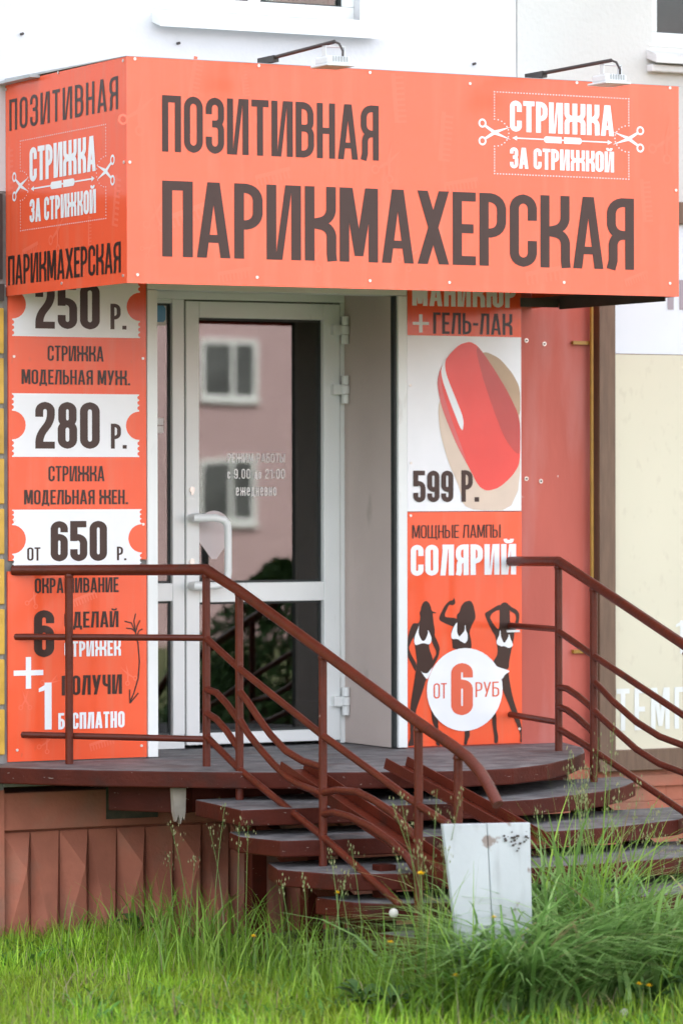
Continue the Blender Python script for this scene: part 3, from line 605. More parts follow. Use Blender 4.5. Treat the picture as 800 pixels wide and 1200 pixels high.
w2 = [(0, A([(470, 380), (475, 340), (500, 290), (540, 210), (600, 150), (640, 145), (655, 110), (670, 150), (672, 185), (640, 208), (595, 195), (560, 270), (540, 320), (545, 355), (690, 365), (720, 430), (700, 480), (640, 470), (560, 440), (490, 405)])),
      (1, A([(860, 145), (790, 160), (745, 215), (725, 290), (695, 320), (690, 350), (690, 400), (640, 470), (620, 560), (635, 680), (640, 755), (790, 755), (870, 745), (875, 720), (870, 640), (845, 540), (890, 430), (920, 380), (925, 330), (905, 230), (890, 185)])),
      (2, Bq([(75, 620), (78, 735), (125, 735), (120, 650), (105, 560), (85, 540)])),
      (3, DD([(0, -60), (20, 400), (38, 820), (45, 880), (30, 985), (68, 990), (80, 930), (105, 880), (103, 820), (110, 400), (125, -60)])), (4, DD([(90, -60), (125, -60), (300, 250), (437, 585), (438, 790), (460, 880), (455, 970), (408, 970), (412, 900), (385, 720), (385, 660)]))]
w3 = [(0, Bq([(535, 165), (490, 195), (440, 215), (370, 260), (300, 300), (295, 325), (330, 420), (380, 520), (430, 610), (455, 760), (450, 830), (395, 910), (430, 980), (590, 1020), (600, 900), (620, 790), (640, 700), (655, 610), (665, 470), (690, 330), (610, 290), (600, 400), (610, 500), (500, 520), (475, 500), (478, 380), (475, 270), (440, 270), (380, 310), (355, 360), (400, 440), (450, 500), (480, 520), (610, 520), (690, 500), (720, 400), (725, 310), (690, 260), (620, 225), (590, 185)][:14]+[(430, 980), (590, 1020), (600, 900), (620, 790), (640, 700), (655, 610), (660, 500), (600, 480), (605, 400), (590, 185)])),
      ]
w3 = [(0, Bq([(535, 165), (480, 200), (478, 380), (475, 500), (400, 540), (430, 610), (455, 760), (450, 830), (395, 910), (430, 980), (590, 1020), (600, 900), (620, 790), (640, 700), (660, 600), (665, 500), (612, 480), (605, 280), (590, 185)])),
      (1, Bq([(485, 195), (440, 215), (370, 260), (300, 300), (295, 325), (330, 420), (380, 520), (430, 600), (490, 560), (480, 510), (450, 500), (400, 440), (355, 360), (380, 310), (440, 270), (490, 265)])),
      (2, Bq([(590, 190), (620, 225), (690, 260), (725, 310), (720, 400), (700, 470), (660, 540), (640, 520), (660, 450), (690, 370), (670, 310), (600, 275)])),
      (3, DD([(590, 85), (545, 105), (495, 180), (510, 290), (600, 500), (650, 640), (700, 755), (740, 860), (730, 955), (765, 960), (760, 800), (720, 640), (640, 400), (595, 150)]))]
for wv in (w1, w2, w3): flat(sy, wv, 'printed_silhouette', DP, N2)
bk = [(5, A([(225, 405), (215, 470), (165, 590), (155, 650), (170, 710), (270, 675), (345, 700), (370, 660), (375, 610), (325, 500), (330, 560), (295, 640), (270, 655), (245, 640), (210, 560), (215, 480)])),
      (5, CC([(232, 62), (260, 90), (320, 100), (360, 50), (390, 10), (330, 160), (310, 170)])),
      (5, A([(695, 410), (650, 470), (615, 570), (625, 630), (700, 625), (800, 680), (810, 640), (715, 600), (690, 540), (690, 480)])),
      (5, Bq([(40, 455), (40, 520), (5, 565), (-10, 580), (-30, 600), (-35, 640), (0, 660), (45, 685), (75, 640), (78, 570), (50, 510), (50, 455)])),
      (5, Bq([(475, 520), (470, 580), (435, 650), (440, 695), (500, 722), (530, 712), (590, 745), (640, 715), (640, 690), (605, 610), (598, 570), (585, 570), (585, 600), (530, 690), (490, 600), (485, 520)])),
      (5, DD([(390, -50), (430, 10), (590, 60), (600, 75), (545, 105), (500, 180), (440, 100)]))]
for i_, q in enumerate(bk): flat(sy, [(5+i_, q[1])], 'printed_bikini', WP, N2)
c = oY(543.8, 808, NY); flat(sy, [(12, ell(c[0], c[2], .192, .183, 40))], 'price_circle', WP, N2)
put(NY, '6', 527.5, 777, 553, 838, M['orange_ink'], N2, .17, SPf=sy, base=14); put(NY, 'ОТ', 507, 800.5, 522.5, 818.5, M['orange_ink'], N2, .09, SPf=sy, base=14); put(NY, 'РУБ', 556, 799, 583.8, 816.5, M['orange_ink'], N2, .09, SPf=sy, base=14)
# bare red sheet between poster and neighbour's board: plug holes
hl = MB()
for u, v in ((616, 399), (637, 403), (616, 561), (633, 564)):
    p = oY(u, v, 0); hl.tube([(p[0], -.0005, p[2]), (p[0], -.004, p[2])], .010, 9)
hl.build('wall_plug', M['screw'], B)
hl = MB()
for u, v in ((616, 399), (637, 403), (616, 561), (633, 564)):
    p = oY(u, v, 0); hl.tube([(p[0], -.004, p[2]), (p[0], -.0055, p[2])], .005, 8)
hl.build('plug_hole', M['steel_dark'], B)

# ------------------------------------------------------------------ yellow gas pipe and the neighbour's board
yp = thing('gas_pipe', 'thin yellow pipe running up the red wall beside the brown board frame', 'pipe', (2.19, -.03, DZ))
MB().tube([(2.188, -.032, DZ-.05), (2.188, -.032, 2.98)], .0085, 10).build('pipe', M['yellow_pipe'], yp, smooth=True)
for v in (402, 763):
    zz = oY(687, v, 0)[2]; MB().box(2.10, 2.20, -.02, -.001, zz-.008, zz+.008).build('bracket', M['yellow_pipe'], yp)
nb = thing('shop_board', 'beige and white neighbouring shop board in a brown frame right of the pipe', 'board', (2.21, -.05, .48))
bx0, bx1, bz0, bz1 = 2.215, 5.2, .475, 3.045
MB().box(bx0, bx0+.085, -.055, -.001, bz0, bz1).build('frame', M['frame_brown'], nb, bevel=.003)
MB().box(bx0+.085, bx1, -.052, -.001, bz0, bz0+.095).build('frame', M['frame_brown'], nb, bevel=.003)
MB().box(bx0+.085, bx1, -.052, -.001, bz1-.10, bz1).build('frame', M['frame_brown'], nb, bevel=.003)
zb = 2.351
MB().box(bx0+.085, bx1, -.025, -.001, bz0+.095, zb).build('beige_panel', M['beige'], nb)
MB().box(bx0+.085, bx1, -.026, -.001, zb+.003, bz1-.10).build('white_panel', M['board_white'], nb)
sb = Surf((0, -.0255, 0), (1, 0, 0), (0, 0, 1), (0, -1, 0)); sb2 = Surf((0, -.0265, 0), (1, 0, 0), (0, 0, 1), (0, -1, 0))
put(-.026, 'ТЕМП', 721.5, 806, 806, 855, M['ghost_white'], nb, .12, .13, SPf=sb)
put(-.026, '1', 791, 727, 803, 766, M['ghost_white'], nb, .14, SPf=sb)
put(-.026, 'П', 781.5, 328, 802, 363, M['ghost_grey'], nb, .13, SPf=sb2)

# ------------------------------------------------------------------ canopy sign
SX0, SX1, SY, SZ0, SZ1 = -.641, 1.900, -1.191, 2.550, 3.430
K = thing('canopy_sign', 'large orange box sign with dark lettering projecting over the shop door', 'sign', (0, -.6, SZ0))
MB().box(SX0, SX1, SY, SY+.006, SZ0, SZ1).build('front_panel', M['orange_lit'], K)
MB().box(SX0, SX0+.006, SY+.0065, -.004, SZ0, SZ1).build('side_panel', M['orange'], K)
MB().box(SX1-.006, SX1, SY+.0065, -.004, SZ0, SZ1).build('side_panel', M['orange'], K)
ro = MB(); ro.add([(SX0-.003, -.002, SZ1+.022), (SX1+.01, -.002, SZ1+.022), (SX1+.01, SY-.002, SZ1+.002), (SX0-.003, SY-.002, SZ1+.002), (SX0-.003, -.002, SZ1+.010), (SX1+.01, -.002, SZ1+.016), (SX1+.01, SY-.002, SZ1-.000), (SX0-.003, SY-.002, SZ1-.0)],
   [(0, 3, 2, 1), (4, 5, 6, 7), (0, 1, 5, 4), (1, 2, 6, 5), (2, 3, 7, 6), (3, 0, 4, 7)]); ro.build('roof_sheet', M['grey_metal'], K)
MB().box(SX0-.045, SX0-.001, -.36, -.004, SZ1-.006, SZ1+.004).build('roof_edge', M['grey_metal'], K)
fr = MB()
for z_ in (SZ0+.012, SZ1-.05):
    fr.box(SX0+.008, SX1-.008, SY+.008, SY+.038, z_, z_+.03).box(SX0+.008, SX0+.038, SY+.04, -.01, z_, z_+.03).box(SX1-.038, SX1-.008, SY+.04, -.01, z_, z_+.03)
for x_ in (.2, 1.05): fr.box(x_, x_+.03, SY+.04, -.01, SZ1-.05, SZ1-.02)
fr.build('steel_frame', M['steel_dark'], K)
e = MB().box(SX1-.045, SX1-.040, SY+.04, -.3, SZ0-.018, SZ0+.04); e.box(1.66, SX1-.046, -.30, -.296, SZ0-.01, SZ0+.03); e.build('steel_angle', M['steel_dark'], K)
FS = Surf((0, SY, 0), (1, 0, 0), (0, 0, 1), (0, -1, 0))
SS = Surf((SX0, 0, 0), (0, -1, 0), (0, 0, 1), (-1, 0, 0))        # a = distance out from the wall
words(FS, 'ПОЗИТИВНАЯ', -.490, .471, 3.066, 3.286, DP, K, .124, .06)
words(FS, 'ПАРИКМАХЕРСКАЯ', -.490, 1.678, 2.657, 2.953, DP, K, .124, .05)
def onS(u, v): p = oX(u, v, SX0); return -p[1], p[2]
a0, zb_ = onS(11.6, 153); a1, zt_ = onS(138.8, 90.3); _, zt0 = onS(11.6, 115.6); _, zb1 = onS(138.8, 128.4)
words(SS, 'ПОЗИТИВНАЯ', a0, a1, (zb_+zb1)/2, (zt_+zt0)/2, DP, K, .105, .13)
a0, zb_ = onS(10, 335.3); a1, zt_ = onS(142, 282); _, zt0 = onS(10, 301); _, zb1 = onS(142, 318.4)
words(SS, 'ПАРИКМАХЕРСКАЯ', a0, a1, (zb_+zb1)/2, (zt_+zt0)/2, DP, K, .115, .05)
def logo(surf, x0, x1, z0, z1, par):
    w, h_ = x1-x0, z1-z0
    X = lambda a: x0+a*w
    Z = lambda b_: z1-b_*h_
    words(surf, 'СТРИЖКА', X(.113), X(.888), Z(.475), Z(.095), WP, par, .155, .045)
    words(surf, 'ЗА СТРИЖКОЙ', X(.113), X(.888), Z(.925), Z(.668), WP, par, .155, .045)
    o = []; ah = .030*h_
    o.append((0, [(X(.16), Z(.562)), (X(.84), Z(.562)), (X(.84), Z(.546)), (X(.16), Z(.546))]))
    o.append((1, [(X(.13), Z(.554)), (X(.165), Z(.554)-ah), (X(.165), Z(.554)+ah)])); o.append((1, [(X(.875), Z(.554)), (X(.84), Z(.554)+ah), (X(.84), Z(.554)-ah)]))
    for a, b_ in ((.365, .495), (.513, .645)):
        o.append((1, [(X(a), Z(.575)), (X(a+.012), Z(.595)), (X(b_), Z(.595)), (X(b_), Z(.515)), (X(a+.012), Z(.515)), (X(a), Z(.535))] if a < .5 else [(X(a), Z(.595)), (X(b_-.012), Z(.595)), (X(b_), Z(.575)), (X(b_), Z(.535)), (X(b_-.012), Z(.515)), (X(a), Z(.515))]))
    flat(surf, o, 'arrow_and_comb', WP, par)
    for q, fl in ((0, 1), (1, -1)): flat(surf, scissors(X(q), Z(.498), h_*.235, 0, fl), 'scissors', WP, par)
    dd = []; n = 46; s = .0022
    def dot(x, z): dd.append((0, [(x-s*1.3, z-s), (x+s*1.3, z-s), (x+s*1.3, z+s), (x-s*1.3, z+s)]))
    for i in range(n+1): dot(X(i/n), Z(0)); dot(X(i/n), Z(1))
    for i in range(1, 30):
        b_ = i/30
        if .33 < b_ < .67: continue
        dot(X(0), Z(b_)); dot(X(1), Z(b_))
    for a in range(-90, 91, 15):
        dot(X(.105*math.cos(R_(a))), Z(.5+.165*math.sin(R_(a)))); dot(X(1-.105*math.cos(R_(a))), Z(.5+.165*math.sin(R_(a))))
    flat(surf, dd, 'dotted_border', WP, par)
p, q = oY(578.7, 107.5, SY), oY(736, 210, SY); logo(FS, p[0], q[0], q[2], p[2], K)
a0, zt_ = onS(24.4, 165.3); a1, zb_ = onS(124.7, 255.9); logo(SS, a0, a1, zb_, zt_, K)
gh = []
for i, (u, v, a, k, s) in enumerate([(163, 130, 60, 0, .09), (220, 250, 20, 1, .2), (183, 250, 80, 0, .07), (228, 90, 80, 1, .16), (285, 95, 100, 1, .12), (320, 205, 15, 1, .16), (465, 115, 95, 1, .2), (520, 160, 85, 1, .2), (455, 190, 60, 0, .08), (540, 215, 10, 1, .16), (755, 235, 95, 1, .18), (780, 165, 60, 0, .09), (640, 320, 10, 1, .2), (480, 300, 50, 0, .06), (370, 300, 70, 0, .06), (275, 320, 10, 1, .15), (176, 290, 40, 0, .04), (745, 325, 20, 1, .12)]):
    p = oY(u, v, SY); flat(FS, scissors(p[0], p[2], s, a) if k == 0 else comb(p[0], p[2], s, a), 'faint_comb' if k else 'faint_scissors', M['ghost'], K, base=-2)

gh = []
for u, v, a, k, s in [(68, 270, 60, 0, .09), (12, 200, 90, 1, .2), (136, 235, 80, 1, .2), (105, 270, 90, 1, .12), (36, 292, 10, 1, .16), (100, 308, 40, 0, .05)]:
    p = onS(u, v); flat(SS, scissors(p[0], p[1], s, a) if k == 0 else comb(p[0], p[1], s, a), 'faint_comb' if k else 'faint_scissors', M['ghost'], K, base=-2)
for u, v in ((158, 69), (303, 77), (433, 85), (550, 98), (675, 97), (784, 103), (784, 332), (660, 331), (526, 331), (433, 329), (301, 325), (161, 322), (791, 223), (152, 190)):
    p = oY(u, v, SY); MB().tube([(p[0], SY, p[2]), (p[0], SY-.004, p[2])], .0062, 8).build('screw', M['screw'], K)
for u, v in ((145, 71), (69, 85), (8, 105), (7, 336), (73, 332), (145, 323), (5, 195), (146, 190)):
    p = onS(u, v); MB().tube([(SX0, -p[0], p[1]), (SX0-.004, -p[0], p[1])], .0062, 8).build('screw', M['screw'], K)

# ------------------------------------------------------------------ flood lamps on arms above the sign
def flood(x, yb, zb_, yt, zt_, label):
    t = thing('flood_lamp', label, 'lamp', (x, yb, zb_), 'flood lamps above the sign')
    MB().box(x-.012, x+.012, yb-.04, yb+.10, zb_-.014, zb_+.012).build('bracket', M['steel_dark'], t)
    MB().tube([(x, yb, zb_+.004), (x, yt, zt_)], .008, 8).build('arm', M['steel_dark'], t, smooth=True)
    MB().tube([(x, yt, zt_), (x+.005, yt-.03, zt_-.01), (x+.01, yt-.05, zt_-.04), (x+.01, yt-.05, zt_-.06)], .0045, 6).build('cable', M['steel_dark'], t, smooth=True)
    y = yt-.01; z_ = zt_-.088
    MB().box(x-.05, x+.05, y-.03, y+.08, z_, z_+.030).build('housing', M['lamp_white'], t, bevel=.008)
    MB().box(x-.06, x+.06, y-.045, y+.095, z_-.010, z_-.001).build('visor', M['lamp_white'], t, bevel=.003)
    k = MB().box(x-.048, x-.045, y-.01, y+.02, z_+.031, zt_-.02).box(x+.035, x+.038, y-.01, y+.02, z_+.031, zt_-.02).box(x-.048, x+.038, y-.01, y+.02, zt_-.022, zt_-.018); k.build('yoke', M['lamp_white'], t)
    v = MB()
    for i in range(6): v.box(x-.03+i*.012, x-.023+i*.012, y-.032, y-.0305, z_+.008, z_+.028)
    v.build('vent', M['grey_metal'], t)
flood(.0, -1.17, 3.452, -1.70, 3.468, 'small white flood lamp on a thin brown arm, left one above the sign')
flood(1.25, -1.147, 3.452, -1.70, 3.458, 'small white flood lamp on a thin brown arm, right one above the scissors logo')

# ------------------------------------------------------------------ porch
PO = thing('entrance_porch', 'round brown porch platform with open steps in front of the shop door', 'porch', (.8, -.6, GZ))
deck = [(-.83, .0), (-.755, -.19), (-.645, -.34), (-.45, -.56), (-.10, -.86), (.20, -1.06), (.55, -1.22), (.80, -1.285), (1.05, -1.265), (1.29, -1.13), (1.57, -.87), (1.80, -.60), (1.96, -.33), (2.06, .0)]
def smooth_poly(p, n=3):
    P_ = [np.array(q, float) for q in p]; out = []
    for i in range(len(P_)-1):
        a, b, c, d_ = P_[max(0, i-1)], P_[i], P_[i+1], P_[min(len(P_)-1, i+2)]
        for k in range(n):
            t = k/n; out.append(tuple(.5*((2*b)+(-a+c)*t+(2*a-5*b+4*c-d_)*t*t+(-a+3*b-3*c+d_)*t**3)))
    out.append(tuple(P_[-1])); return out
def slab(poly, z1, th, name, par, bev=.006):
    return MB().prism(poly, z1-th, z1, top=1, side=0).build(name, [M['fascia'], M['deck_top']], par, bevel=bev)
slab(deck[:5]+deck[5:], DZ, .068, 'deck', PO)
def step_poly(yf, yb, xl, xr, rad, bulge):
    pts = [(xl+.06, yb), (xl, yf+.10), (xl+.05, yf)]
    xs_ = np.linspace(xl+.05, xr-rad, 7)[1:]
    for x in xs_: s = (x-xl)/(xr-rad-xl); pts.append((x, yf-bulge*math.sin(math.pi*min(1, s*.9))))
    y_ = pts[-1][1]
    for a in range(15, 91, 15): pts.append((xr-rad+rad*math.sin(R_(a)), y_+rad*.9*(1-math.cos(R_(a)))))
    pts.append((xr, yb)); return pts
steps = [(.495, [(-.15, -.775), (-.215, -1.315), (.109, -1.357), (.48, -1.42), (.80, -1.45), (1.05, -1.42), (1.30, -1.31), (1.52, -1.20), (1.73, -1.02), (1.93, -.80), (2.02, -.55)]),
         (.392, [(-.17, -1.12), (-.225, -1.32), (-.166, -1.56), (.073, -1.61), (.63, -1.70), (1.0, -1.71), (1.3, -1.66), (1.70, -1.49), (1.98, -1.22), (2.1, -.95)]),
         (.288, [(-.12, -1.36), (-.21, -1.62), (-.093, -1.886), (.117, -1.98), (.7, -2.03), (1.2, -2.0), (1.6, -1.90), (1.95, -1.68), (2.2, -1.35)]),
         (.185, [(-.10, -1.72), (-.06, -1.95), (.02, -2.05), (.4, -2.17), (.9, -2.31), (1.3, -2.27), (1.75, -2.13), (2.15, -1.9), (2.4, -1.6)]),
         (.082, [(-.03, -2.1), (0, -2.33), (.5, -2.48), (1.0, -2.58), (1.6, -2.46), (2.2, -2.2), (2.5, -1.9)]),
         (-.022, [(-.05, -2.45), (.05, -2.75), (.6, -2.83), (1.2, -2.84), (1.9, -2.65), (2.4, -2.35), (2.6, -2.1)])]
for z_, po in steps: slab(po, z_, .066, 'step', PO)
def beam(a, b_, w, h_, name='stringer', material='fascia'):
    a, b_ = Vector(a), Vector(b_); t = (b_-a).normalized(); s = t.cross(Vector((0, 0, 1))).normalized()*w/2; u = Vector((0, 0, 1))*h_/2
    mb = MB(); mb.add([a-s-u, a+s-u, a+s+u, a-s+u, b_-s-u, b_+s-u, b_+s+u, b_-s+u], [(0, 1, 2, 3), (7, 6, 5, 4), (0, 4, 5, 1), (1, 5, 6, 2), (2, 6, 7, 3), (3, 7, 4, 0)]); return mb.build(name, M[material], PO, bevel=.004)
for x in (.13, .95, 1.72): beam((x, -.8, .38), (x, -2.6, -.24), .05, .10)
beam((-.33, -.36, DZ-.125), (-.12, -.66, DZ-.125), .05, .11, 'support_beam'); beam((-.12, -.62, DZ-.125), (1.80, -.44, DZ-.125), .05, .11, 'support_beam'); beam((.9, -1.0, DZ-.12), (.9, -.02, DZ-.12), .05, .1, 'support_beam')
for x, y in ((.12, -.78), (.13, -1.25), (.95, -.80), (.95, -1.6), (1.72, -.7), (.13, -1.85), (1.75, -1.5)):
    MB().box(x-.035, x+.035, y-.035, y+.035, GZ-.2, DZ-.30 if y < -.85 else DZ-.17).build('leg', M['fascia'], PO, bevel=.004)
dr = MB(); p = oY(202, 940, -.35); rr = [(-.03, 0), (.03, 0), (.028, -.10), (.022, -.135), (.014, -.12), (.006, -.15), (-.004, -.11), (-.014, -.14), (-.024, -.10)]
q = Vector((.10, -.72, DZ-.070)); px_ = oY(206, 925, -.66)
dr.add([(px_[0]+a, -.695, DZ-.07+b_) for a, b_ in rr]+[(px_[0]+a, -.670, DZ-.07+b_) for a, b_ in rr], [tuple(range(len(rr)))[::-1], tuple(range(len(rr), 2*len(rr)))]+[(i, (i+1) % 9, 9+(i+1) % 9, 9+i) for i in range(9)]); dr.build('plaster_drip', M['plaster_drip'], PO)

# pram ramp channels laid over the steps
def channel(a, b_, w, label):
    t_ = thing('ramp_channel', label, 'ramp', a, 'pram ramp channels on the steps')
    a, b_ = Vector(a), Vector(b_); t = (b_-a).normalized(); s = t.cross(Vector((0, 0, 1))).normalized(); n = s.cross(t).normalized()
    def bar(o0, o1, h0, h1, name):
        mb = MB(); c = []
        for p_ in (a, b_):
            for o_, hh in ((o0, h0), (o1, h0), (o1, h1), (o0, h1)): c.append(p_+s*o_+n*hh)
        mb.add(c, [(0, 1, 2, 3), (7, 6, 5, 4), (0, 4, 5, 1), (1, 5, 6, 2), (2, 6, 7, 3), (3, 7, 4, 0)]); mb.build(name, M['rail'], t_, bevel=.002)
    bar(-w/2, w/2, 0, .006, 'web'); bar(-w/2, -w/2+.006, .0065, .045, 'flange'); bar(w/2-.006, w/2, .0065, .045, 'flange')
channel((.055, -1.22, .632), (.31, -2.42, .165), .13, 'brown steel ramp channel on the steps, next to the left railing')
channel((.50, -1.26, .632), (.73, -1.98, .365), .13, 'brown steel ramp channel on the steps, ending behind the pale plate')

# ------------------------------------------------------------------ railings
def rail(name, label, X, lists, posts, extra=None):
    t = thing(name, label, 'railing', (X, -.57, DZ), 'brown railings of the porch')
    welds = MB()
    for nm, pts, r in lists:
        MB().tube(pts, r, 12).build(nm, M['rail'], t, smooth=True)
    for (x, y, z0, z1), r in posts:
        MB().tube([(x, y, z0), (x, y, (z0+z1)/2), (x, y, z1)], r, 12).build('post', M['rail'], t, smooth=True)
    for nm, pts, r in lists:
        if nm == 'curved_bar' or nm == 'bar' or nm == 'handrail':
            for q in ((pts[0], pts[-1]) if nm != 'handrail' else ()): welds.ball(q, r*1.22, n=4)
    for (x, y, z0, z1), r in posts: welds.ball((x, y, z1-.01), r*1.25, n=4)
    welds.build('weld', M['rail'], t, smooth=True, kind='stuff')
    return t
XL = .004
L = lambda u, v: tuple(oX(u, v, XL))
hr = [(-.615, -.005, 1.412), (XL, -.567, 1.418), L(280, 692), L(378, 763.5), L(490, 847), L(530, 874), L(548, 888), L(562, 904), L(573, 922), L(583, 943)]
ll = [('handrail', hr, .0215),
      ('bar', [(-.60, -.005, 1.136), (XL, -.567, 1.138)], .0135), ('bar', [(-.57, -.005, .728), (XL, -.567, .722)], .0135),
      ('bar', [L(243, 749), L(280, 783), L(377, 861), L(492, 945), L(524, 965)], .0145),
      ('bar', [L(243, 864), L(281, 902), L(379, 981), L(467, 1059)], .0145),
      ('curved_bar', [L(243, 808), L(254, 812), L(266, 825), L(279, 843)], .0145), ('curved_bar', [L(243, 836), L(254, 843), L(266, 857), L(279, 876)], .0145),
      ('curved_bar', [L(281, 810), L(290, 822), L(302, 840), L(317, 861), L(335, 880), L(355, 892), L(377, 899)], .0145),
      ('curved_bar', [L(281, 843), L(291, 860), L(305, 878), L(321, 896), L(337, 911), L(351, 920), L(377, 930)], .0145),
      ('curved_bar', [L(379, 929), L(395, 926), L(419, 928), L(438, 938), L(458, 951), L(474, 967), L(488, 982)], .0145),
      ('curved_bar', [L(379, 954), L(392, 952), L(409, 957), L(434, 969), L(458, 986), L(476, 1003), L(488, 1022)], .0145)]
y80 = -.21; x80 = -.40
posts = [((-.433, -.170, DZ, 1.40), .0165), ((XL, -.567, DZ, 1.40), .0165), ((XL, -.868, .495, 1.335), .0165), ((XL, -1.588, .288, 1.105), .0165), ((XL, -2.345, -.1, .865), .0165), ((XL, -2.64, -.1, .78), .0165)]
rail('railing', 'brown tube railing left of the steps with bent-down end, in front of the door', XL, ll, posts)
XR = 1.743
Rr_ = lambda u, v: tuple(oX(u, v, XR))
hr = [(1.775, -.004, 1.425), (XR, -.477, 1.432), Rr_(695, 684.5), Rr_(800, 755), Rr_(905, 826), Rr_(965, 868), Rr_(990, 900)]
ll = [('handrail', hr, .0215), ('bar', [(1.775, -.004, 1.14), (XR, -.477, 1.138)], .0135), ('bar', [(1.775, -.004, .745), (XR, -.477, .735)], .0135),
      ('bar', [Rr_(654, 740), Rr_(693, 767), Rr_(800, 838), Rr_(905, 915)], .0145), ('bar', [Rr_(654, 854), Rr_(690, 876), Rr_(800, 951), Rr_(905, 1040)], .0145),
      ('curved_bar', [Rr_(654, 805), Rr_(664, 807), Rr_(676, 815), Rr_(693, 829)], .0145), ('curved_bar', [Rr_(654, 828), Rr_(664, 832), Rr_(676, 841), Rr_(693, 856)], .0145),
      ('curved_bar', [Rr_(696, 799), Rr_(705, 808), Rr_(718, 822), Rr_(745, 846), Rr_(772, 863), Rr_(804, 875)], .0145),
      ('curved_bar', [Rr_(696, 833), Rr_(706, 843), Rr_(718, 854), Rr_(745, 878), Rr_(772, 895), Rr_(804, 907)], .0145)]
posts = [((XR, -.477, DZ, 1.415), .0165), ((XR, -.765, .495, 1.325), .0165), ((XR, -1.49, .302, 1.08), .0165), ((XR, -2.2, .096, .85), .0165)]
rail('railing', 'brown tube railing right of the steps, against the red wall and beige board', XR, ll, posts)
ph = MB().box(1.755, 1.82, -.02, -.0125, 1.11, 1.12).build('bar_shim', M['white_print'], N2)

# ------------------------------------------------------------------ pale metal plate standing in the grass
pY = -2.93
a_ = [oY(u, v, pY) for u, v in ((525, 967), (628, 965), (626, 1110), (547, 1110))]; mid_t, mid_b = oY(577, 966, pY), oY(582, 1110, pY)
pt = thing('metal_plate', 'pale grey painted metal plate standing upright in the grass before the steps', 'metal plate', (float(a_[0][0]), pY, GZ))
for c0, c1, c2, c3 in ((a_[0], mid_t, mid_b, a_[3]), (mid_t, a_[1], a_[2], mid_b)):
    e_ = .0015; c0, c1, c2, c3 = [np.array(c) for c in (c0, c1, c2, c3)]
    c0[0] += e_; c3[0] += e_; c1[0] -= e_; c2[0] -= e_; c2[2] = c3[2] = GZ-.02
    n_ = np.array((0, .02, 0)); tl_ = np.array((0, .04, 0))
    mb = MB(); mb.add([c0+tl_, c1+tl_, c2, c3, c0+tl_+n_, c1+tl_+n_, c2+n_, c3+n_], [(3, 2, 1, 0), (4, 5, 6, 7), (0, 1, 5, 4), (1, 2, 6, 5), (2, 3, 7, 6), (3, 0, 4, 7)]); mb.build('sheet', M['plate'], pt, bevel=.003)
mk = MB(); rs = random.Random(3)
for i in range(26):
    u, v = rs.gauss(603, 7), rs.gauss(984, 4); p = oY(u, v, pY+.03); s = rs.uniform(.002, .007)
    zt = a_[0][2]; yy = pY+.04*(p[2]-GZ)/(zt-GZ)-.0035-.0003*i
    mk.add([(p[0]-s, yy, p[2]-s*.5), (p[0]+s*.7, yy, p[2]-s*.7), (p[0]+s*1.2, yy, p[2]+s*.6), (p[0]-s*.5, yy, p[2]+s*.8)], [(0, 1, 2, 3)])
mk.build('scuff_marks', M['steel_dark'], pt)

# ------------------------------------------------------------------ grass
def blades(name, bx, by, bz, H, Wd, lean, az, cols, seg=3, mat_='grass', droop=1.0, **props):
    n = len(bx); T = np.linspace(0, 1, seg+1)
    dx, dy_ = np.cos(az), np.sin(az); fx, fy = -np.sin(az+rng.normal(0, .6, n)), np.cos(az+rng.normal(0, .6, n))
    V = np.zeros((n, (seg+1)*2, 3))
    for i, t in enumerate(T):
        off = lean*H*(t**2)*droop; z_ = H*(t-.28*np.minimum(1.2, lean)*t**3*1.5)
        w = Wd*.5*(1-t**2.2*.93)
        for s_, sg in ((0, -1), (1, 1)):
            V[:, i*2+s_, 0] = bx+dx*off+fx*w*sg; V[:, i*2+s_, 1] = by+dy_*off+fy*w*sg; V[:, i*2+s_, 2] = bz+z_
    V = V.reshape(-1, 3); k = (seg+1)*2
    base = np.arange(n)[:, None]*k; q = []
    for i in range(seg): q.append(np.stack([base[:, 0]+i*2, base[:, 0]+i*2+1, base[:, 0]+i*2+3, base[:, 0]+i*2+2], 1))
    Fq = np.stack(q, 1).reshape(-1, 4)
    me = bpy.data.meshes.new(name); me.vertices.add(len(V)); me.vertices.foreach_set('co', V.ravel().astype(np.float32))
    me.loops.add(Fq.size); me.loops.foreach_set('vertex_index', Fq.ravel().astype(np.int32))
    me.polygons.add(len(Fq)); me.polygons.foreach_set('loop_start', (np.arange(len(Fq))*4).astype(np.int32)); me.polygons.foreach_set('loop_total', np.full(len(Fq), 4, np.int32))
    me.polygons.foreach_set('use_smooth', np.ones(len(Fq), bool))
    me.update(); me.validate()
    at = me.color_attributes.new('tint', 'FLOAT_COLOR', 'POINT'); c4 = np.ones((n, k, 4), np.float32); c4[:, :, :3] = cols[:, None, :]
    at.data.foreach_set('color', c4.ravel()); me.materials.append(M[mat_])
    ob = bpy.data.objects.new(name, me); C.objects.link(ob)
    for a, b_ in props.items(): ob[a] = b_
    return ob
def tint(n, a, b_, dry=.0):
    t = rng.random(n)[:, None]; c = np.array(a)*(1-t)+np.array(b_)*t; c *= rng.uniform(.75, 1.25, (n, 1))
    d_ = rng.random(n) < dry; c[d_] = np.array((.40, .33, .16))*rng.uniform(.7, 1.2, (d_.sum(), 1)); return c
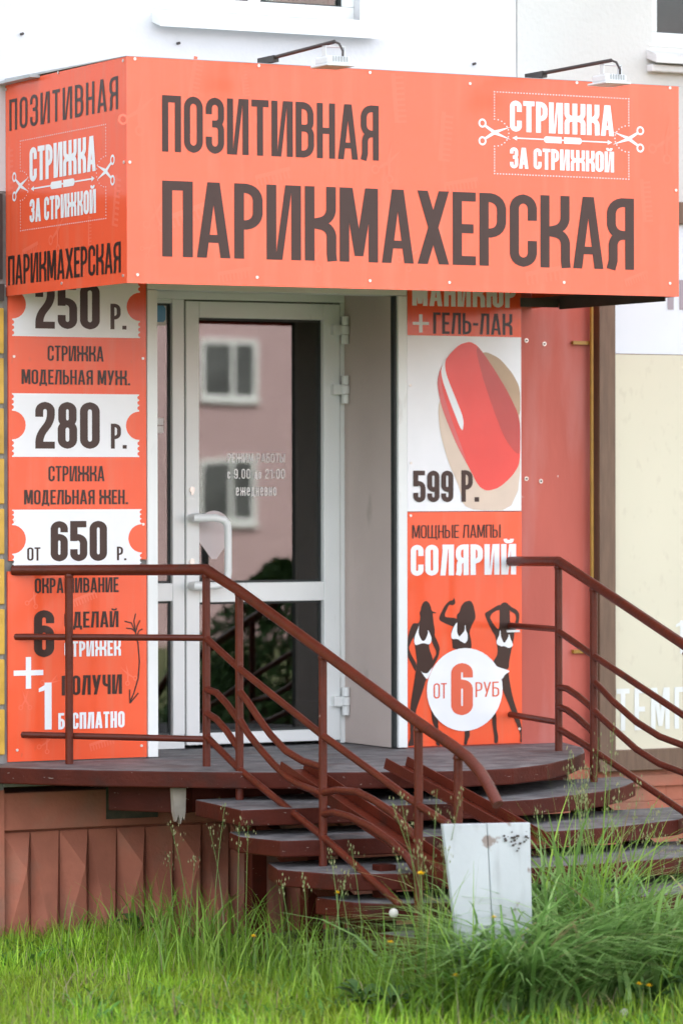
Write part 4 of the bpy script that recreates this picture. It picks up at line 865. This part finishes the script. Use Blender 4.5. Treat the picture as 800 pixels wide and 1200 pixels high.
# short lawn
def inside_porch(x, y): return (x > -.1) & (x < 2.2) & (y > -2.2)
n = 190000; x = rng.uniform(-3.6, 4.2, n); y = rng.uniform(-5.2, -.02, n); dens = np.sin(x*3.1+y*1.7)*np.sin(y*2.3-x*.9); keep = ~inside_porch(x, y) & (rng.random(n) < .78+.22*dens); x, y = x[keep], y[keep]; n = len(x)
H = rng.gamma(7, .0105, n)*(1+.25*np.sin(x*2.3)*np.sin(y*3.1)); H = np.clip(H, .03, .2)
lawn_tint = tint(n, (.19, .37, .018), (.42, .58, .055), .06); pv = np.sin(x*5.3+2*np.sin(y*3.7))*np.sin(y*6.1+1.5*np.sin(x*4.1)); lawn_tint *= np.clip(.92+.30*pv, .55, 1.3)[:, None]; lawn_tint[:, 0] *= 1-.12*pv; H = H*(1+.18*pv)
blades('lawn_grass', x, y, np.full(n, GZ-.005), H, rng.uniform(.0028, .0055, n), rng.uniform(.1, .8, n), rng.uniform(0, 6.283, n), lawn_tint, 3,
       kind='stuff', label='short green lawn in front of the plinth and the steps', category='grass')
# taller tufts: (x, y, spread, count, height, width, bluish)
def tuft_set(name, specs, label, seg=6, **kw):
    X, Y, HH, WW, LL, AA, CO = [], [], [], [], [], [], []
    for (cx, cy, sx, sy_, n_, h_, w_, a, b_, ln) in specs:
        X.append(rng.normal(cx, sx, n_)); Y.append(rng.normal(cy, sy_, n_)); HH.append(h_*rng.uniform(.45, 1.12, n_)); WW.append(w_*rng.uniform(.6, 1.2, n_)); LL.append(np.abs(rng.normal(ln, .22, n_)))
        AA.append(rng.uniform(0, 6.283, n_)); CO.append(tint(n_, a, b_, .02))
    cat_ = [np.concatenate(q) for q in (X, Y, HH, WW, LL, AA, CO)]
    return blades(name, cat_[0], cat_[1], np.full(len(cat_[0]), GZ-.005), cat_[2], cat_[3], cat_[4], cat_[5], cat_[6], seg, kind='stuff', label=label, category='grass')
G1, G2 = (.14, .28, .03), (.30, .46, .07); B1, B2 = (.13, .27, .06), (.30, .46, .15)
gp = lambda u, v: oZ(u, v, GZ)
def at(u, y):                                     # column u of the picture at distance y in front of the wall
    p = oY(u, 1100, y); return p[0], y
tuft_set('tall_grass', [(*at(640, -2.80), .20, .12, 520, .60, .019, B1, B2, .95), (*at(705, -2.7), .16, .15, 380, .64, .018, B1, B2, .8), (*at(600, -3.05), .14, .06, 380, .40, .015, B1, B2, 1.0), (*at(556, -3.07), .10, .04, 480, .30, .009, G1, G2, .8), (*at(612, -3.1), .06, .04, 420, .56, .017, B1, B2, 1.1), (*at(560, -3.12), .05, .03, 90, .42, .011, G1, G2, .6), (*at(765, -2.7), .16, .15, 300, .46, .014, G1, G2, .7), (*at(690, -2.6), .12, .08, 130, .80, .010, G1, G2, .4), (*at(655, -2.95), .22, .07, 210, .60, .026, B1, B2, 1.0), (*at(735, -2.9), .14, .08, 120, .56, .024, B1, B2, .9), (*at(650, -2.55), .12, .08, 120, .78, .016, B1, B2, .6)],
         'tall blue-green clump of broad couch grass right of the metal plate')
tuft_set('tall_weeds', [(*at(500, -2.75), .12, .12, 260, .38, .007, G1, G2, .45), (*at(520, -2.9), .05, .05, 60, .58, .006, G1, G2, .3), (*at(450, -2.4), .15, .15, 200, .25, .008, G1, G2, .5),
         (*at(300, -1.5), .25, .2, 260, .33, .007, G1, G2, .5), (*at(240, -1.1), .2, .15, 220, .36, .007, G1, G2, .45), (*at(180, -.45), .12, .1, 110, .32, .008, G1, G2, .4), (*at(385, -2.0), .15, .1, 200, .28, .007, G1, G2, .5), (*at(110, -.2), .06, .05, 40, .17, .007, G1, G2, .6), (*at(790, -2.9), .2, .2, 240, .32, .007, G1, G2, .5)],
         'loose tall grass stems growing in front of the steps')
# seed heads: thin stems with panicles
def seed_stems(spots, label):
    mb_s = MB(); mb_h = MB(); r_ = random.Random(11)
    for (x, y, h_) in spots:
        a = r_.uniform(0, 6.28); ln = r_.uniform(.05, .22)*h_; P_ = [(x+math.cos(a)*ln*t*t, y+math.sin(a)*ln*t*t, GZ+h_*t) for t in (0, .25, .5, .75, 1)]
        mb_s.tube(P_, [.0022, .002, .0018, .0014, .0008], 4, cap=False)
        for k in range(16):
            t = r_.uniform(.80, 1.0); bx = x+math.cos(a)*ln*t*t; by = y+math.sin(a)*ln*t*t; bz = GZ+h_*t
            an = r_.uniform(0, 6.28); l_ = r_.uniform(.006, .022)*(1.15-t)*6; e_ = (bx+math.cos(an)*l_, by+math.sin(an)*l_, bz+l_*1.1)
            sd_ = .0028; d2 = (math.cos(an), math.sin(an))
            mb_h.add([e_, (e_[0]+sd_*d2[1], e_[1]-sd_*d2[0], e_[2]+.007), (e_[0], e_[1], e_[2]+.015), (e_[0]-sd_*d2[1], e_[1]+sd_*d2[0], e_[2]+.007)], [(0, 1, 2, 3)])
            mb_s.add([(bx, by, bz), (bx+.0008, by, bz), e_], [(0, 1, 2)])
    o = mb_s.build('seed_grass', M['stem'], kind='stuff', label=label, category='grass')
    mb_h.build('seed_head', M['seedhead'], o, kind='stuff')
M['seedhead'] = mat('grass_seed_head', (.20, .23, .09), .8, .2, 30, col2=(.30, .27, .14))
rr = random.Random(5); spots = []
for u, y, h_ in [(228, -1.1, .55), (245, -1.15, .62), (262, -1.2, .52), (282, -1.5, .70), (290, -1.55, .62), (222, -.95, .45), (205, -.8, .38), (340, -2.1, .48), (362, -2.2, .52), (385, -2.2, .50), (395, -2.35, .58), (410, -2.3, .42), (425, -2.3, .55),
                 (497, -2.75, .88), (492, -2.8, .62), (512, -2.85, .80), (506, -2.9, .72), (520, -2.8, .68), (665, -2.5, .85), (672, -2.45, .80), (690, -2.5, .92), (705, -2.5, .95), (713, -2.55, .85), (722, -2.5, .80), (655, -2.6, .75), (700, -2.6, .88), (740, -2.6, .72), (750, -2.55, .66), (770, -2.5, .62), (792, -2.45, .60), (785, -2.6, .55), (683, -2.4, .7)]:
    for k in range(1 if u < 440 else 2): x, yy = at(u+rr.gauss(0, 3), y+rr.gauss(0, .05)); spots.append((x, yy, h_*rr.uniform(.85, 1.05)))
seed_stems(spots, 'thin grass stems with seed heads standing above the lawn')
# straw litter beneath the clump
n_ = 260; cx, cy = at(640, -3.05); sx_ = rng.normal(cx, .10, n_); sy2 = rng.normal(cy, .06, n_)
blades('dry_straw', sx_, sy2, np.full(n_, GZ+.01)+rng.random(n_)*.03, rng.uniform(.04, .10, n_), rng.uniform(.002, .004, n_), rng.uniform(1.2, 2.5, n_), rng.uniform(0, 6.28, n_), tint(n_, (.36, .29, .17), (.5, .43, .28)), 3, kind='stuff', label='dry straw litter under the tall clump of grass', category='straw')
n_ = 700; sx_ = rng.uniform(-3, 3, n_); sy2 = rng.uniform(-4.6, -1.2, n_); k_ = ~inside_porch(sx_, sy2); sx_, sy2 = sx_[k_], sy2[k_]; n_ = len(sx_)
blades('dead_stalks', sx_, sy2, np.full(n_, GZ), rng.uniform(.08, .24, n_), rng.uniform(.002, .004, n_), rng.uniform(.1, 1.4, n_), rng.uniform(0, 6.28, n_), tint(n_, (.34, .28, .15), (.5, .43, .28)), 3, kind='stuff', label='dry dead stalks scattered through the lawn', category='straw')
n_ = 9000; sx_ = rng.uniform(-3, 3.2, n_); sy2 = rng.uniform(-4.6, -.1, n_); k_ = (~inside_porch(sx_, sy2)) & (np.sin(sx_*2.9+1)*np.sin(sy2*3.3) > .1); sx_, sy2 = sx_[k_], sy2[k_]; n_ = len(sx_)
blades('clover_and_plantain', sx_, sy2, np.full(n_, GZ), rng.uniform(.05, .12, n_), rng.uniform(.010, .020, n_), rng.uniform(.6, 1.6, n_), rng.uniform(0, 6.28, n_), tint(n_, (.07, .20, .03), (.15, .32, .06)), 3, kind='stuff', label='broad low leaves of clover and plantain in darker patches of the lawn', category='weeds')
# broad-leaved weeds among the grass
def weed(x, y, label, n_=9, s=1.0):
    t = thing('leafy_weed', label, 'weed', (x, y, GZ)); r_ = random.Random(int((x+9)*1000))
    for i in range(n_):
        a = r_.uniform(0, 6.28); ln = s*r_.uniform(.05, .11); h_ = s*r_.uniform(.05, .13); w = ln*.30
        d_ = Vector((math.cos(a), math.sin(a), 0)); sd_ = Vector((-d_.y, d_.x, 0)); b0 = Vector((x, y, GZ+.01))+d_*.012+Vector((0, 0, h_*.5))
        tip = b0+d_*ln+Vector((0, 0, h_*.35)); m1 = b0+d_*ln*.35+Vector((0, 0, h_*.35)); m2 = b0+d_*ln*.75+Vector((0, 0, h_*.45))
        mb = MB(); mb.add([b0, m1+sd_*w, m1, m1-sd_*w, m2+sd_*w*.8, m2+Vector((0, 0, -.004)), m2-sd_*w*.8, tip], [(0, 2, 1), (0, 3, 2), (1, 2, 5, 4), (2, 3, 6, 5), (4, 5, 7), (5, 6, 7)]); mb.build('leaf', M['weed'], t, smooth=True)
M['weed'] = mat('weed_leaf', (.05, .12, .028), .6, .2, 20, col2=(.08, .17, .04))
for u, y, l_ in ((425, -2.75, 'broad-leaved weed low in the grass below the lowest step'), (455, -2.85, 'broad-leaved weed left of the metal plate'), (160, -.35, 'small leafy weed at the foot of the ribbed plinth'), (770, -3.1, 'leafy weed at the right edge of the tall clump')):
    x, y_ = at(u, y); weed(x, y_, l_, 12)
def dandelion(u, v, y, label, seed=False, r=.016):
    p = oY(u, v, y); t = thing('dandelion', label, 'flower', (float(p[0]), y, GZ), 'dandelions in the grass')
    MB().tube([(p[0], y, GZ), (p[0]+.01, y, (GZ+p[2])/2), (p[0], y, p[2])], .0022, 5).build('stem', M['stem'], t)
    mb = MB(); r_ = random.Random(int(u))
    if seed: mb.ball(p, r, n=6); mb.build('seed_ball', M['seed'], t, smooth=True); return
    for k in range(46):
        a = r_.uniform(0, 6.28); e_ = r_.uniform(.1, 1.45); l_ = r*r_.uniform(.75, 1.1); d_ = Vector((math.cos(a)*math.cos(e_), math.sin(a)*math.cos(e_), math.sin(e_)*.65)); s_ = d_.cross(Vector((0, 0, 1))).normalized()*.0022
        o_ = Vector(p); mb.add([o_, o_+d_*l_*.6-s_, o_+d_*l_, o_+d_*l_*.6+s_], [(0, 1, 2, 3)])
    mb.build('flower_head', M['yellow_flower'], t)
for u, v, y, l_, s in ((493, 1025, -2.9, 'largest yellow dandelion, beside the railing foot left of the plate', 0), (395, 1047, -2.3, 'small yellow dandelion under the lowest left steps', 0), (297, 1098, -1.9, 'yellow dandelion alone in the left lawn', 0), (578, 1076, -3.05, 'yellow dandelion at the foot of the metal plate', 0), (457, 1105, -2.9, 'small yellow dandelion below the steps, on the lawn', 0),
                    (533, 1144, -3.2, 'yellow dandelion in the middle of the front lawn', 0), (760, 1156, -3.4, 'yellow dandelion far right in the front lawn', 0), (748, 1154, -3.35, 'half-open dandelion just left of the far right flower', 0), (147, 1188, -2.1, 'yellow dandelion close to the bottom edge at the left', 0), (461, 1070, -2.75, 'white dandelion seed ball left of the plate near the ground', 1), (731, 1187, -3.3, 'white dandelion seed ball close to the bottom edge at the right', 1)):
    dandelion(u, v, y, l_, bool(s), .024 if u == 493 else .017)

# ------------------------------------------------------------------ what the door glass mirrors: the house and bushes opposite
my = lambda y: .966-y                              # mirrored depth
FY = -66.0
O = thing('apartment_building', 'pink apartment house across the yard, mirrored in the door glass', 'building', (38, FY, -1.9))
p0, p1 = oY(232, 470, my(FY)), oY(300, 390, my(FY)); wx0, wx1 = p0[0], p1[0]; wz0 = p0[2]; pitch = 3.3
xs0 = wx0-pitch*7; xs1 = wx0+pitch*12
holes = []
for fl in range(-1, 4):
    for i in range(-7, 12): holes.append((wx0+pitch*i, wx0+pitch*i+(wx1-wx0), wz0+2.8*fl, wz0+2.8*fl+1.45))
MB().box(xs0-1.2, xs1+1, FY-12, FY, -2.0, 13.5).build('wall', M['pink'], O)
MB().box(xs0-1.4, xs1+1.2, FY-12.2, FY+.3, 13.501, 13.8).build('roof', M['grey_metal'], O)
base_w = None
for h0, h1, z0, z1 in holes:
    if base_w is None:
        mb = MB(); fw = .11
        X0, X1, Z0, Z1 = 0, h1-h0, 0, z1-z0
        mb.box(X0, X1, 0, .08, Z0, Z0+fw).box(X0, X1, 0, .08, Z1-fw, Z1).box(X0, X0+fw, 0, .08, Z0+fw, Z1-fw).box(X1-fw, X1, 0, .08, Z0+fw, Z1-fw).box(X1*.55, X1*.55+.09, 0, .08, Z0+fw, Z1-fw).box(X0-.06, X1+.06, 0, .14, Z0-.07, Z0-.001)
        mb2 = MB().box(fw, X1-fw, .005, .03, fw, Z1-fw)
        wo_ = mb.build('window', M['pvc'], O); po_ = mb2.build('pane', M['far_glass'], O); po_.parent = wo_
        wo_.location = (h0-38, .0, z0+1.9); po_.location = (0, 0, 0)
        for ob in (wo_, po_):
            off = Vector(O.location)
            for vv in ob.data.vertices: vv.co += off
        base_w = (wo_, po_)
    else:
        a = base_w[0].copy(); C.objects.link(a); a.location = (h0-38, .0, z0+1.9); b_ = base_w[1].copy(); C.objects.link(b_); b_.parent = a
def bush(x, y, r, h_, label, n_=9000, z0=None):
    t = thing('bush', label, 'bush', (x, y, z0)); th = rng.uniform(0, 6.283, n_); cz = rng.uniform(0, 1, n_); rad = r*np.sqrt(rng.uniform(.25, 1, n_))*np.sin(np.pi*np.clip(cz*.8+.18, 0, 1))*(1+.25*np.sin(th*5+cz*7))
    P_ = np.stack([rad*np.cos(th), rad*np.sin(th), cz*h_], 1); d1 = rng.normal(size=(n_, 3)); d1 /= np.linalg.norm(d1, axis=1)[:, None]; d2 = np.cross(d1, rng.normal(size=(n_, 3))); d2 /= np.linalg.norm(d2, axis=1)[:, None]; s = rng.uniform(.02, .045, n_)[:, None]
    V = np.stack([P_-d1*s, P_-d2*s*.5, P_+d1*s, P_+d2*s*.5], 1).reshape(-1, 3); me = bpy.data.meshes.new('leaves'); me.from_pydata(V.tolist(), [], np.arange(n_*4).reshape(-1, 4).tolist()); me.materials.append(M['weed'])
    o = bpy.data.objects.new('leaves', me); C.objects.link(o); o.parent = t; o['kind'] = 'stuff'
    mb = MB()
    for k in range(7): a = k*.9; mb.tube([(x+.05*math.cos(a), y+.05*math.sin(a), z0), (x+.3*r*math.cos(a), y+.3*r*math.sin(a), z0+h_*.5), (x+.6*r*math.cos(a), y+.6*r*math.sin(a), z0+h_*.85)], [.02, .014, .006], 6)
    mb.build('branch', M['fascia'], t)
for u, y, r, h_, l_ in ((330, -9, .75, 1.75, 'round green bush on the slope across from the door'), (262, -11, .55, 1.1, 'smaller green bush beside the round one on the slope')):
    p = oY(u, 900, my(y)); bush(float(p[0]), y, r, h_, l_, z0=GZ-.0885*(-y-5)-.03)
